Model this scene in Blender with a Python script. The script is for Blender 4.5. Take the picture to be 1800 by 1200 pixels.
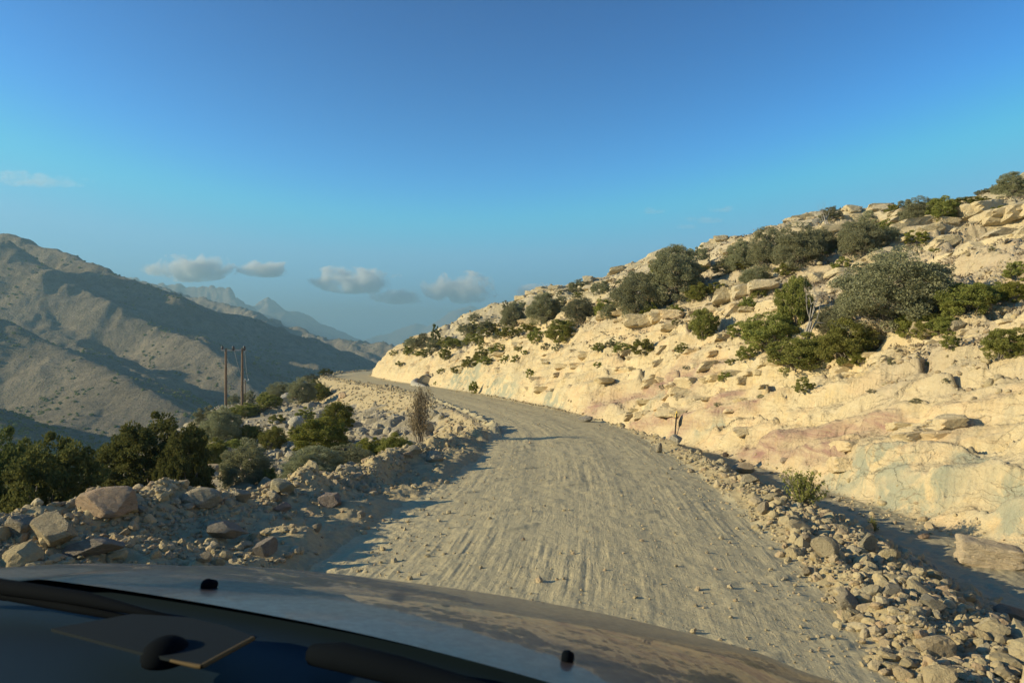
import bpy, bmesh, math, random
import numpy as np
from mathutils import Vector, Matrix
random.seed(7); RNG = np.random.default_rng(7)
R = math.radians
for o in list(bpy.data.objects): bpy.data.objects.remove(o)
SC = bpy.context.scene
COL = SC.collection
QUICK = False

# ------------------------------------------------------------------ camera, sky, sun, exposure
FPX = 1300.0                                    # focal length in pixels of the 1800 px wide photograph
cam_data = bpy.data.cameras.new("camera"); cam = bpy.data.objects.new("camera", cam_data); COL.objects.link(cam)
cam.location = (0, 0, 0); cam.rotation_euler = (R(90), 0, 0)
cam_data.sensor_width = 36; cam_data.lens = 36 * FPX / 1800
cam_data.clip_start = 0.02; cam_data.clip_end = 40000
cam_data.dof.use_dof = True; cam_data.dof.focus_distance = 16; cam_data.dof.aperture_fstop = 9
SC.camera = cam

SUN_EL, SUN_AZ = 17.5, 262.0                    # azimuth clockwise from +Y (the view direction): from the left, a little behind
world = bpy.data.worlds.new("World"); SC.world = world; world.use_nodes = True
wn = world.node_tree.nodes; wl = world.node_tree.links
wn.clear()
wo = wn.new("ShaderNodeOutputWorld"); bg = wn.new("ShaderNodeBackground"); sky = wn.new("ShaderNodeTexSky")
sky.sky_type = 'NISHITA'; sky.sun_disc = False
sky.sun_elevation = R(SUN_EL); sky.sun_rotation = R(SUN_AZ)
sky.altitude = 1800; sky.air_density = 1.0; sky.dust_density = 0.0; sky.ozone_density = 3.0
sky.air_density = 1.0; sky.dust_density = 0.0; sky.ozone_density = 3.0
# the camera's rendering of the sky: a steeper, more saturated response per channel, levelled off near the horizon
sp_ = wn.new("ShaderNodeSeparateColor"); cb_ = wn.new("ShaderNodeCombineColor"); wl.new(sky.outputs[0], sp_.inputs[0])
for i_, (g_, a_, mx_) in enumerate(((2.6, .040, .26), (2.3, .066, .70), (2.0, .063, 1.05))):
    p_ = wn.new("ShaderNodeMath"); p_.operation = 'POWER'; wl.new(sp_.outputs[i_], p_.inputs[0]); p_.inputs[1].default_value = g_
    m_ = wn.new("ShaderNodeMath"); m_.operation = 'MULTIPLY'; wl.new(p_.outputs[0], m_.inputs[0]); m_.inputs[1].default_value = a_ * 10 / 1.8
    c_ = wn.new("ShaderNodeMath"); c_.operation = 'SMOOTH_MIN'; wl.new(m_.outputs[0], c_.inputs[0]); c_.inputs[1].default_value = mx_ * 10 / 1.8; c_.inputs[2].default_value = mx_ * 1.2
    wl.new(c_.outputs[0], cb_.inputs[i_])
wl.new(cb_.outputs[0], bg.inputs[0]); bg.inputs[1].default_value = 0.1
wl.new(bg.outputs[0], wo.inputs[0])

sd = bpy.data.lights.new("sun", 'SUN'); sun = bpy.data.objects.new("sun", sd); COL.objects.link(sun)
sd.energy = 5.0; sd.angle = R(0.5); sd.color = (1.0, 0.84, 0.53)
SDIR = Vector((math.sin(R(SUN_AZ)) * math.cos(R(SUN_EL)), math.cos(R(SUN_AZ)) * math.cos(R(SUN_EL)), math.sin(R(SUN_EL))))
sun.rotation_euler = SDIR.to_track_quat('Z', 'Y').to_euler()

SC.view_settings.view_transform = 'Standard'; SC.view_settings.look = 'None'
SC.view_settings.exposure = 0.85; SC.view_settings.gamma = 1
SC.cycles.use_denoising = True
SC.cycles.max_bounces = 6; SC.cycles.diffuse_bounces = 3; SC.cycles.glossy_bounces = 3
SC.cycles.volume_bounces = 3; SC.cycles.transparent_max_bounces = 8; SC.cycles.transmission_bounces = 3
SC.cycles.sample_clamp_indirect = 6

# ------------------------------------------------------------------ numpy noise
def _h(ix, iy, seed):
    h = (ix.astype(np.int64).astype(np.uint32) * np.uint32(374761393) + iy.astype(np.int64).astype(np.uint32) * np.uint32(668265263) + np.uint32((seed * 2246822519 + 77) & 0xffffffff))
    h ^= h >> np.uint32(13); h *= np.uint32(1274126177); h ^= h >> np.uint32(16)
    h *= np.uint32(2246822519); h ^= h >> np.uint32(13)
    return h
def h01(ix, iy, seed): return (_h(ix, iy, seed) & np.uint32(0xffffff)).astype(np.float32) / np.float32(16777216)
def vn(x, y, seed=0):
    x0 = np.floor(x); y0 = np.floor(y); fx = (x - x0).astype(np.float32); fy = (y - y0).astype(np.float32)
    u = fx * fx * (3 - 2 * fx); v = fy * fy * (3 - 2 * fy)
    a = h01(x0, y0, seed); b = h01(x0 + 1, y0, seed); c = h01(x0, y0 + 1, seed); d = h01(x0 + 1, y0 + 1, seed)
    return (a + (b - a) * u) * (1 - v) + (c + (d - c) * u) * v - 0.5
def fbm(x, y, o=4, seed=0, gain=.5):
    s = np.zeros(np.shape(x), np.float32); a = 1.0; c, n = math.cos(.6), math.sin(.6)
    for k in range(o):
        s += a * vn(x, y, seed + k * 17); a *= gain
        x, y = (c * x - n * y) * 2.03 + 11.3, (n * x + c * y) * 2.03 - 4.7
    return s
def ridged(x, y, o=4, seed=0):
    s = np.zeros(np.shape(x), np.float32); a = 1.0; c, n = math.cos(.7), math.sin(.7)
    for k in range(o):
        s += a * (1 - 4 * np.abs(vn(x, y, seed + k * 13))); a *= .5
        x, y = (c * x - n * y) * 2.07 + 3.1, (n * x + c * y) * 2.07 + 9.2
    return s * .5
def voro(x, y, seed=0):
    x0 = np.floor(x); y0 = np.floor(y)
    f1 = np.full(np.shape(x), 9., np.float32); f2 = f1.copy(); cell = np.zeros(np.shape(x), np.float32)
    for i in (-1, 0, 1):
        for j in (-1, 0, 1):
            cx = x0 + i; cy = y0 + j; hh = _h(cx, cy, seed)
            px = (hh & np.uint32(0x3ff)).astype(np.float32) / 1024; py = ((hh >> np.uint32(10)) & np.uint32(0x3ff)).astype(np.float32) / 1024
            d = np.sqrt((cx + px - x) ** 2 + (cy + py - y) ** 2).astype(np.float32)
            c = ((hh >> np.uint32(20)) & np.uint32(0xfff)).astype(np.float32) / 4096
            near = d < f1
            f2 = np.where(near, f1, np.minimum(f2, d)); f1 = np.where(near, d, f1); cell = np.where(near, c, cell)
    return f1, f2, cell
def ss(a, b, x):
    t = np.clip((x - a) / (b - a), 0, 1); return t * t * (3 - 2 * t)
def catmull(P, n=4):
    P = [np.array(p, float) for p in P]; out = []
    for i in range(len(P) - 1):
        p0 = P[max(i - 1, 0)]; p1 = P[i]; p2 = P[i + 1]; p3 = P[min(i + 2, len(P) - 1)]
        for k in range(n):
            t = k / n
            out.append(.5 * ((2 * p1) + (-p0 + p2) * t + (2 * p0 - 5 * p1 + 4 * p2 - p3) * t * t + (-p0 + 3 * p1 - 3 * p2 + p3) * t ** 3))
    out.append(P[-1]); return np.array(out)
def sdist(X, Y, poly):
    """signed distance to a polyline (positive on its right hand) and the arc length of the nearest point"""
    best = np.full(X.shape, 1e18, np.float64); sg = np.ones(X.shape, np.float32); S = np.zeros(X.shape, np.float32); s0 = 0
    for (ax, ay), (bx, by) in zip(poly[:-1], poly[1:]):
        dx, dy = bx - ax, by - ay; L = math.hypot(dx, dy)
        if L < 1e-9: continue
        t = np.clip(((X - ax) * dx + (Y - ay) * dy) / (L * L), 0, 1)
        ex = X - (ax + t * dx); ey = Y - (ay + t * dy); d2 = ex * ex + ey * ey
        m = d2 < best
        best = np.where(m, d2, best); cr = dx * ey - dy * ex
        sg = np.where(m, np.where(cr < 0, 1, -1), sg); S = np.where(m, s0 + t * L, S); s0 += L
    return (np.sqrt(best) * sg).astype(np.float32), S

# ------------------------------------------------------------------ lay of the land (plan curves in metres, the camera at 0,0, its eye at z = 0)
HW = 2.15
ROAD = catmull([(-14, -60), (-7, -30), (-2.4, -12), (-.4, -2), (.42, 4.9), (.8, 7.5), (1.1, 10.5), (1.45, 15), (1.6, 20), (1.35, 25), (.4, 31), (-1.5, 39), (-5.2, 54), (-9.8, 70), (-14.2, 82), (-17.8, 91), (-21.5, 100), (-22.9, 107), (-22.6, 113), (-20, 119), (-13, 126), (0, 134), (60, 158)], 3)
BASE = catmull([(10, -60), (9.2, -10), (8.2, 0), (7.6, 6), (7.1, 10), (6.5, 14.9), (6.1, 20), (5.2, 25), (4.1, 28.5), (2.7, 33.5), (.8, 41), (-3, 55), (-7.7, 70), (-12.1, 83), (-15.6, 92), (-18.9, 100), (-20, 104.5), (-19.3, 109), (-16, 114), (-9, 120), (5, 128), (60, 152), (400, 280), (3000, 1300)], 2)
EDGE = catmull([(-13, -60), (-9, -10), (-7.2, 1), (-6.3, 4.5), (-5.4, 7.6), (-4.4, 9.6), (-3.5, 11.6), (-2.9, 14), (-2.4, 17.6), (-1.1, 22.8), (-1.0, 25.5), (-1.9, 31), (-4.3, 41), (-8.4, 55), (-13, 69), (-17.2, 80), (-21.5, 91), (-25.3, 99), (-26.6, 106), (-26, 115), (-22, 124), (-12, 132), (0, 140), (60, 164), (400, 290), (3000, 1350)], 2)
FALL = catmull([(-15, -60), (-14.5, 0), (-16, 18), (-20, 38), (-29, 70), (-41, 104), (-40, 116), (-28, 134), (0, 152), (60, 175), (400, 300), (3000, 1400)], 2)
# far ridges: lists of (x, y, z), slope to the near side
def pz(px, py, D): return ((px - 900) / FPX * D, D, (600 - py) / FPX * D)
RIDGES = [
 ([(-1500, 1500, 230), pz(-260, 372, 1180), pz(0, 408, 1060), pz(60, 424, 1020), pz(130, 447, 975), pz(200, 474, 930), pz(250, 494, 915), pz(300, 514, 925), pz(360, 534, 950), pz(450, 560, 1000), pz(540, 590, 1030), pz(600, 612, 1050), pz(650, 634, 1060), pz(720, 690, 1080)], .62),
 ([pz(20, 420, 890), pz(90, 470, 850), pz(200, 530, 800), pz(290, 572, 760), pz(350, 600, 700), pz(420, 650, 620), pz(490, 720, 560)], .62),
 ([pz(250, 500, 945), pz(320, 560, 900), pz(400, 596, 860), pz(470, 622, 830), pz(545, 640, 800), pz(600, 652, 780), pz(680, 690, 760)], .60),
 ([pz(-200, 500, 600), pz(0, 560, 620), pz(90, 600, 600), pz(165, 628, 560), pz(230, 660, 500), pz(330, 720, 440), pz(420, 790, 400)], .55),
 ([pz(-260, 640, 380), pz(-60, 700, 360), pz(60, 780, 330), pz(200, 850, 300)], .5),
 ([pz(160, 470, 2300), pz(330, 515, 2100), pz(390, 531, 2000), pz(440, 545, 1920), pz(520, 574, 1800), pz(560, 584, 1740), pz(600, 592, 1700), pz(645, 598, 1620), pz(690, 601, 1560), pz(720, 606, 1520), pz(800, 640, 1500)], .55),
 ([pz(440, 545, 1900), pz(490, 590, 1620), pz(560, 620, 1300), pz(620, 640, 1250), pz(690, 660, 1200)], .6),
 ([pz(600, 592, 1690), pz(650, 625, 1500), pz(700, 650, 1400)], .6),
 ([pz(-300, 500, 2900), pz(120, 492, 3000), pz(200, 489, 3030), pz(230, 485, 3050), pz(262, 494, 3050), pz(300, 497, 3050), pz(350, 499, 3060), pz(403, 503, 3060)], 1.3),
 ([pz(400, 518, 3080), pz(422, 524, 3150), pz(438, 536, 3200), pz(470, 570, 3300)], .9),
 ([pz(430, 545, 3700), pz(450, 532, 3800), pz(470, 521, 3850), pz(482, 529, 3900), pz(496, 541, 3950), pz(520, 545, 4000), pz(540, 552, 4050), pz(570, 568, 4100), pz(620, 590, 4200), pz(720, 640, 4300)], 1.0),
 ([pz(640, 596, 6200), pz(700, 578, 6300), pz(730, 566, 6300), pz(760, 574, 6300), pz(790, 548, 6350), pz(810, 541, 6350), pz(828, 533, 6350), pz(850, 548, 6350), pz(880, 560, 6400), pz(960, 580, 6500), pz(1100, 600, 6600)], 1.0),
]
for k in range(8, len(RIDGES)):
    RIDGES[k] = ([(x * 1.35, y * 1.35, z * 1.35) for x, y, z in RIDGES[k][0]], RIDGES[k][1])
FLOOR = -150.0
def far_height(X, Y):
    z = np.full(X.shape, FLOOR, np.float32) + 18 * fbm(X / 260, Y / 260, 3, 5)
    r = np.hypot(X, Y)
    for k, (pts, sl) in enumerate(RIDGES):
        sc = 1.0 if k < 8 else 4.0
        wx = X + sc * 55 * fbm(X / (150 * sc), Y / (150 * sc), 3, 31 + k) ; wy = Y + sc * 55 * fbm(X / (150 * sc), Y / (150 * sc), 3, 61 + k)
        h = np.full(X.shape, -1e4, np.float32)
        for (ax, ay, az), (bx, by, bz) in zip(pts[:-1], pts[1:]):
            dx, dy = bx - ax, by - ay; L2 = dx * dx + dy * dy
            t = np.clip(((wx - ax) * dx + (wy - ay) * dy) / L2, 0, 1)
            # narrow the warp near the crest so that the skyline keeps its place
            d1 = np.hypot(wx - ax - t * dx, wy - ay - t * dy)
            t0 = np.clip(((X - ax) * dx + (Y - ay) * dy) / L2, 0, 1)
            d0 = np.hypot(X - ax - t0 * dx, Y - ay - t0 * dy)
            m = ss(0, 70 * sc, d0); d = d0 * (1 - m) + d1 * m; tt = t0 * (1 - m) + t * m
            zz = az + (bz - az) * tt
            d = np.sqrt(d * d + 36 * sc) - 6 * math.sqrt(sc)
            h = np.maximum(h, zz - (sl * d * (1 - .25 * ss(60, 260, d)) if k != 8 else 2.4 * np.minimum(d, 27) + .62 * np.maximum(d - 27, 0)))
        z = np.maximum(z, h)
    up = ss(FLOOR, FLOOR + 60, z)
    z = z + up * (10 * ridged(X / 95, Y / 95, 4, 3) - 5 + 3.2 * ridged(X / 22, Y / 22, 3, 9) - 2.5) * np.clip(r / 900, .5, 2.2) * .8
    # rock bands: thin benches
    p = (z + .1 * X + 9 * fbm(X / 130, Y / 130, 2, 8)) / 17.0; f = p - np.floor(p)
    z = z + 17 * (ss(.0, .3, f) - f) * .22 * ss(-.1, .25, fbm(X / 120, Y / 120, 3, 44)) * up
    return z
def zroad(Y): return -2.1 - .03 * np.clip(Y, -40, 88)

def terrain(X, Y, full=True):
    X = np.asarray(X, np.float32); Y = np.asarray(Y, np.float32)
    shp = X.shape; X = X.ravel(); Y = Y.ravel(); r = np.hypot(X, Y)
    sB, SB = sdist(X, Y, BASE); sE, _ = sdist(X, Y, EDGE); sF, _ = sdist(X, Y, FALL)
    zr = zroad(Y)
    near = (np.abs(X) < 70) & (Y > -70) & (Y < 170)
    q = np.full(X.shape, 99., np.float32); S = np.zeros(X.shape, np.float32)
    a, b = sdist(X[near], Y[near], ROAD); q[near] = a; S[near] = b
    kd = ss(36, 27, Y)                                   # the ditch runs beside the near stretch only
    zfl = zr - .06 - .46 * kd
    # --- inside the road platform
    z = zr - .012 * np.clip(q, -3, 3) ** 2
    m = near & (np.abs(q) < 9)
    qq, sq, x_, y_ = q[m], S[m], X[m], Y[m]
    wob = .5 * fbm(sq / 2.2, qq * 0 + 3, 2, 12)
    rut = .007 * fbm(qq * 7 + .5 * vn(sq / 3, qq * 0, 3), sq / 3.6, 2, 21) + .008 * fbm(qq * 19 + .8 * vn(sq / 2, qq, 5), sq / 1.3, 2, 22)
    amp = .25 + 1.1 * ss(-.15, .3, fbm(sq / 3.3, qq / 1.3, 3, 25)); rut = rut * amp * (1 - .6 * np.exp(-((np.abs(qq) - .85) / .28) ** 2)) - .012 * np.exp(-((np.abs(qq) - .85) / .25) ** 2) + .012 * fbm(x_ * 6, y_ * 3.5, 3, 27)
    rut += .018 * fbm(qq * 1.1, sq / 6, 2, 23)
    rut += .022 * ss(.2, .5, fbm((x_ + .35 * y_) * .9, (y_ - .35 * x_) * 2.6, 3, 24)) - .008
    inroad = ss(HW + .5, HW - .2, np.abs(qq) + .25 * wob)
    dz = rut * (.55 + .45 * inroad)
    # right shoulder of rubble, then down into the ditch
    qr = qq - HW - .1 * wob; n1 = fbm(x_ * 1.6, y_ * 1.6, 4, 40)
    f1, f2, c1 = voro(x_ * 3.1, y_ * 3.1, 41)
    lump = np.clip(.5 - f1, 0, 1) * (.3 + c1)
    kk = kd[m]; space = qr - sB[m]; wid = np.clip(space - 1.25, .45, 2.3) * kk + .5 * (1 - kk)
    berm = ss(0, .45, qr) * ss(wid, wid * .35, qr)
    dz = dz + berm * ((.09 + .03 * kk) * (.8 + n1) + .07 * lump)
    dz = dz + (zfl[m] - zr[m] + .012 * np.clip(qq, -3, 3) ** 2 + .05 * n1 * ss(0, 1, 3 - qr)) * ss(wid * .38, wid + .12, qr) * (qr > 0)
    # left shoulder
    ql = -qq - HW - .3 * wob - .75 * ss(18, 9, y_); left = ss(0, .5, ql)
    nearL = ss(34, 18, y_)
    dz = dz + left * ((.08 + .06 * nearL) * (.7 + .9 * n1) + .06 * lump + .15 * fbm(x_ * .6, y_ * .6, 2, 46) * nearL)
    dE = -(sE[m])                                        # distance outside (positive beyond the crest)
    rise = .42 * ss(15, 8, y_); span = np.maximum(ql + np.maximum(-dE, 0), .3)
    dz = dz + rise * ss(-.15, 1, ql / span) 
    cr = np.exp(-((dE + .45) / .4) ** 2)
    dz = dz + cr * (.14 + .25 * n1) * (ql > -.2)
    z[m] = z[m] + dz
    zin_edge = zr + .12 + .42 * ss(15, 8, Y) * ss(-20, -5, Y)
    # --- outside the crest: embankment down to the natural slope
    out = sE < 0
    d = -sE[out]; xo, yo = X[out], Y[out]; dF = np.maximum(-sF[out], 0)
    nat = -3.35 + .150 * np.clip(xo, -60, 10) - .018 * np.clip(20 - yo, 0, 60) + .9 * fbm(xo / 9, yo / 9, 3, 50)
    nat = nat - .72 * np.maximum(dF - 1, 0) ** 1.0 - .0 * dF
    f1, f2, c1 = voro(xo / 1.5, yo / 1.1, 51)
    nat = nat + (np.clip(f2 - f1, 0, .35) * 1.0 * c1 + .5 * (c1 - .5) * ss(.05, .2, f2 - f1)) * ss(-.1, .15, fbm(xo / 7, yo / 7, 2, 52) + .05) * .9
    emb = zin_edge[out] - .66 * d + .12 * fbm(xo * 1.3, yo * 1.3, 3, 53)
    f1, f2, c2 = voro(xo * 2.6, yo * 2.6, 54)
    emb = emb + np.clip(.5 - f1, 0, 1) * c2 * .18 + .25 * fbm(xo / 2.6, yo / 2.6, 2, 55) * ss(0, 2, d)
    hn = .25
    mx = np.maximum(emb, nat) + hn * np.exp(-np.abs(emb - nat) / .6) * .5
    z_in = z[out]; k = ss(0, .5, d)
    z[out] = z_in * (1 - k) + mx * k
    isnat = np.zeros(X.shape, bool); isnat[out] = nat > emb
    # --- the cut hill
    hill = sB > 0
    xh, yh, t, sb, rh = X[hill], Y[hill], sB[hill], SB[hill], r[hill]
    a1 = fbm(xh / 7, yh / 7, 3, 70); a2 = fbm(xh / 2.4, yh / 2.4, 3, 71)
    w = ss(0, 60, yh)
    cutw = 3.9 + 1.8 * fbm(sb / 11, sb * 0 + 4, 2, 72) ; cuth = (2.6 + .8 * w) * (1 + .5 * fbm(sb / 9, sb * 0, 2, 73))
    tt = np.maximum(t + .5 * a2 * ss(0, 1, t), 0)
    H = cuth * (1 - np.exp(-1.5 * tt / cutw)) * 1.1
    t2 = np.maximum(tt - 1.5, 0)
    H = H + .37 * np.minimum(t2, 12) + .265 * np.clip(t2 - 12, 0, 20) + .15 * np.clip(t2 - 32, 0, 40) + .08 * np.clip(t2 - 74, 0, 200)
    H = H - 1.2 * ss(80, 120, yh) * ss(0, 20, t) - 2.9 * ss(35, 62, yh) * ss(20, 36, t)
    lowf = 1.5 * a1 * ss(3, 14, t)
    z0 = zfl[hill] + H + lowf
    warp = 1.3 * fbm(xh / 8, yh / 8, 3, 74) + .12 * a2
    def terr(z, P, sh, g0, seed):
        p = (z + .19 * yh - .05 * xh + warp * sh) / P; f = p - np.floor(p)
        return P * (ss(0, g0, f) * .88 + .12 * f - f - .20 * np.exp(-((f - .94) / .035) ** 2))
    mass = ss(5, 12, t + 4 * fbm(xh / 6, yh / 6, 2, 75)) * ss(-.35, .0, fbm(xh / 10, yh / 10, 3, 76) + .02 + .3 * ss(9, 14, t) * ss(45, 25, yh))
    z1 = z0 + terr(z0, 1.5, 1.0, .20, 77) * mass * (.85 + .5 * vn(xh / 5, yh / 5, 79))
    z1 = z1 + terr(z1 * 1.0 + 3, .42, 1.6, .25, 78) * (.55 + .3 * mass) * ss(1.5, 4, t)
    z1 = z1 + terr(z1 + 7, .20, 1.2, .4, 78) * .35 * ss(1, 3, t) * ss(45, 25, rh)
    f1, f2, c1 = voro(xh / 3.0 + .3 * a2, yh / 2.8 + .3 * a1, 80)
    blk = (c1 - .5) * .6 * ss(.0, .09, f2 - f1) - .20 * ss(.05, .01, f2 - f1)
    z1 = z1 + .7 * blk * (.08 + .92 * mass) * ss(3, 7, t)
    g1, g2, c2 = voro(xh * 1.7, yh * 1.7, 81)
    z1 = z1 + ((c2 - .5) * .34 * ss(.03, .12, g2 - g1) - .08 * ss(.08, .02, g2 - g1)) * (1 - .45 * mass) * .6 * ss(4, 8, t) * ss(-.3, .2, fbm(xh / 3, yh / 3, 2, 82) + .1)
    # facets on the fresh cut: long sloping slabs, ledges and ribs
    cf = ss(.0, .6, t) * ss(9, 4, t)
    ph = R(24); u1 = -sb * math.cos(ph) + t * math.sin(ph) + .5 * a1; u2 = sb * math.sin(ph) + t * math.cos(ph) + .35 * a2
    sl = ss(.0, .5, t) * (1 - .75 * mass)
    e1, e2, c3 = voro(u1 / 3.4, u2 / .85, 83); z1 = z1 + sl * ((c3 - .5) * .60 * ss(.0, .16, e2 - e1) + (e1 * .12) - .10 * ss(.07, .0, e2 - e1))
    g1, g2, c4 = voro(u1 / 1.3, u2 / .36, 84); z1 = z1 + sl * ((c4 - .5) * .24 * ss(.0, .2, g2 - g1))
    h1, h2, c5 = voro(u1 / .45, u2 / .16, 87); z1 = z1 + sl * ((c5 - .5) * .08 * ss(.0, .3, h2 - h1)) * ss(60, 30, rh)
    z1 = z1 + cf * .26 * a2 + .06 * fbm(xh * 2.3, yh * 2.3, 4, 85)
    z1 = z1 + terr(z1, .6, 1.0, .25, 3) * cf * .4
    z1 = z1 + .035 * fbm(xh * 9, yh * 9, 3, 86) * ss(70, 20, rh)
    k = ss(0, .5, t)
    z[hill] = z[hill] * (1 - k) + z1 * k
    # --- small rubble everywhere near
    m = near & (np.abs(q) > HW - .1) & (~hill) & (r < 60)
    z[m] += .03 * fbm(X[m] * 7, Y[m] * 7, 3, 90) * ss(HW - .1, HW + .4, np.abs(q[m]))
    far = (sF < 0) | (r > 400)
    if full and far.any():
        fz = far_height(X[far], Y[far])
        z[far] = np.maximum(z[far], fz)
        isfar = np.zeros(X.shape, bool); isfar[far] = z[far] <= fz + 1e-4
    else: isfar = np.zeros(X.shape, bool)
    reg = np.full(X.shape, 1, np.int8)                    # 1 shoulder ground
    reg[near & (np.abs(q) - .7 * ss(18, 9, Y) * (q < 0) + .12 * fbm(X * 2, Y * 2, 2, 6) < HW + .1)] = 0
    reg[(sE < 0)] = 4; reg[isnat] = 5
    reg[(sE >= 0) & (~hill) & (q > HW + 2.2) & (Y < 33)] = 2
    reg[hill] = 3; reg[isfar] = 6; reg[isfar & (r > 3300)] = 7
    info = dict(q=q.reshape(shp), S=S.reshape(shp), t=sB.reshape(shp), reg=reg.reshape(shp), sE=sE.reshape(shp), sF=sF.reshape(shp), sb=SB.reshape(shp))
    return z.reshape(shp).astype(np.float32), info

def hit(px, py, lo=3.0, hi=260.0):
    """where the ray through a pixel of the photograph meets the ground"""
    rs = np.exp(np.linspace(math.log(lo), math.log(hi), 900)); dx = (px - 900) / FPX; dz = (600 - py) / FPX
    z, _ = terrain(rs * dx, rs, False)
    below = np.nonzero(rs * dz <= z)[0]
    if len(below) == 0:
        k = int(np.argmin(rs * dz - z))                  # grazes the skyline
    else: k = int(below[0])
    D = float(rs[k]); return Vector((D * dx, D, float(z[k])))
def hits(pts, **k): return [hit(x, y, **k) for x, y in pts]

# ------------------------------------------------------------------ material helpers
class NT:
    def __init__(s, name):
        s.m = bpy.data.materials.new(name); s.m.use_nodes = True; s.t = s.m.node_tree; s.t.nodes.clear()
        s.out = s.n("OutputMaterial")
    def n(s, kind, **kw):
        nd = s.t.nodes.new("ShaderNode" + kind)
        for k, v in kw.items():
            setattr(nd, k, v)
        return nd
    def l(s, a, b): s.t.links.new(a, b)
    def set(s, sock, v):
        if hasattr(v, "is_output") or isinstance(v, bpy.types.NodeSocket): s.l(v, sock)
        else: sock.default_value = v
    def pos(s): return s.n("NewGeometry").outputs["Position"]
    def obj(s): return s.n("TexCoord").outputs["Object"]
    def attr(s, name, out="Fac"):
        a = s.n("Attribute"); a.attribute_name = name; return a.outputs[out]
    def mapv(s, v, scale=(1, 1, 1), rot=(0, 0, 0), loc=(0, 0, 0)):
        m = s.n("Mapping"); s.l(v, m.inputs[0]); m.inputs["Scale"].default_value = scale; m.inputs["Rotation"].default_value = rot; m.inputs["Location"].default_value = loc
        return m.outputs[0]
    def noise(s, v, scale=1., detail=4., rough=.55, dist=0.):
        t = s.n("TexNoise"); s.l(v, t.inputs["Vector"]); t.inputs["Scale"].default_value = scale; t.inputs["Detail"].default_value = detail
        t.inputs["Roughness"].default_value = rough; t.inputs["Distortion"].default_value = dist; return t.outputs["Fac"]
    def voro(s, v, scale=1., feature='F1', out="Distance", rnd=1.):
        t = s.n("TexVoronoi"); t.feature = feature; s.l(v, t.inputs["Vector"]); t.inputs["Scale"].default_value = scale; t.inputs["Randomness"].default_value = rnd; return t.outputs[out]
    def math(s, op, a, b=0.):
        m = s.n("Math"); m.operation = op; s.set(m.inputs[0], a); s.set(m.inputs[1], b); return m.outputs[0]
    def ramp(s, v, stops):
        r = s.n("ValToRGB"); s.l(v, r.inputs[0]); e = r.color_ramp.elements
        while len(e) < len(stops): e.new(.5)
        for i, (p, c) in enumerate(stops):
            e[i].position = p; e[i].color = (*c, 1) if len(c) == 3 else c
        return r.outputs[0]
    def rng(s, v, a, b, c=0., d=1.):
        m = s.n("MapRange"); s.l(v, m.inputs[0])
        for i, x in enumerate((a, b, c, d)): m.inputs[i + 1].default_value = x
        return m.outputs[0]
    def mix(s, f, a, b, mode='MIX'):
        m = s.n("Mix", data_type='RGBA', blend_type=mode)
        s.set(m.inputs[0], f)
        for sock, v in ((m.inputs[6], a), (m.inputs[7], b)):
            if isinstance(v, tuple): sock.default_value = (*v, 1) if len(v) == 3 else v
            else: s.l(v, sock)
        return m.outputs[2]
    def bump(s, h, strength=.5, dist=.05, normal=None):
        b = s.n("Bump"); b.inputs["Strength"].default_value = strength; b.inputs["Distance"].default_value = dist; s.l(h, b.inputs["Height"])
        if normal is not None: s.l(normal, b.inputs["Normal"])
        return b.outputs[0]
    def pbr(s, col, rough=.9, normal=None, spec=.25, **kw):
        p = s.n("BsdfPrincipled"); s.set(p.inputs["Base Color"], (*col, 1) if isinstance(col, tuple) and len(col) == 3 else col)
        s.set(p.inputs["Roughness"], rough); p.inputs["Specular IOR Level"].default_value = spec
        for k, v in kw.items(): s.set(p.inputs[k.replace('_', ' ')], v)
        if normal is not None: s.l(normal, p.inputs["Normal"])
        s.l(p.outputs[0], s.out.inputs[0]); return s.m

def mat_dirt(name, c0, c1, c2, track=False):
    n = NT(name); P = n.pos()
    big = n.noise(P, .35, 5, .6); mid = n.noise(P, 2.2, 6, .65); fine = n.noise(P, 18, 6, .7)
    col = n.mix(n.rng(big, .3, .7), c0, c1); col = n.mix(n.rng(fine, .35, .75), col, c2)
    peb = n.voro(P, 26, out="Distance"); pm = n.rng(peb, .10, .26, 1, 0)
    pc = n.rng(n.voro(P, 26, out="Color"), .62, .66)
    pm = n.math('MULTIPLY', pm, pc)
    col = n.mix(n.math('MULTIPLY', pm, .55), col, (.60, .54, .42))
    h = n.math('ADD', n.math('MULTIPLY', fine, .5), n.math('MULTIPLY', pm, .5))
    nm = n.bump(h, .75, .03); 
    if track:
        sq = n.n("CombineXYZ"); n.l(n.math('MULTIPLY', n.attr("rq"), 30.), sq.inputs[0]); n.l(n.math('MULTIPLY', n.attr("rs"), 3.2), sq.inputs[1])
        tr = n.noise(sq.outputs[0], 1., 4, .6, .6); nm = n.bump(n.math('MULTIPLY', tr, n.rng(n.noise(P, .8, 4), .4, .6, .1, .9)), .4, .03, nm)
        sq2 = n.n("CombineXYZ"); n.l(n.math('MULTIPLY', n.attr("rq"), 9.), sq2.inputs[0]); n.l(n.math('MULTIPLY', n.attr("rs"), .35), sq2.inputs[1])
        t2 = n.noise(sq2.outputs[0], 1., 3, .6, .3); nm = n.bump(t2, .2, .04, nm)
        col = n.mix(n.rng(t2, .4, .7, 0, .08), col, (.56, .50, .34)); 
    nm = n.bump(mid, .22 if track else .5, .08, nm)
    return n.pbr(col, .95, nm, .15)

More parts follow.
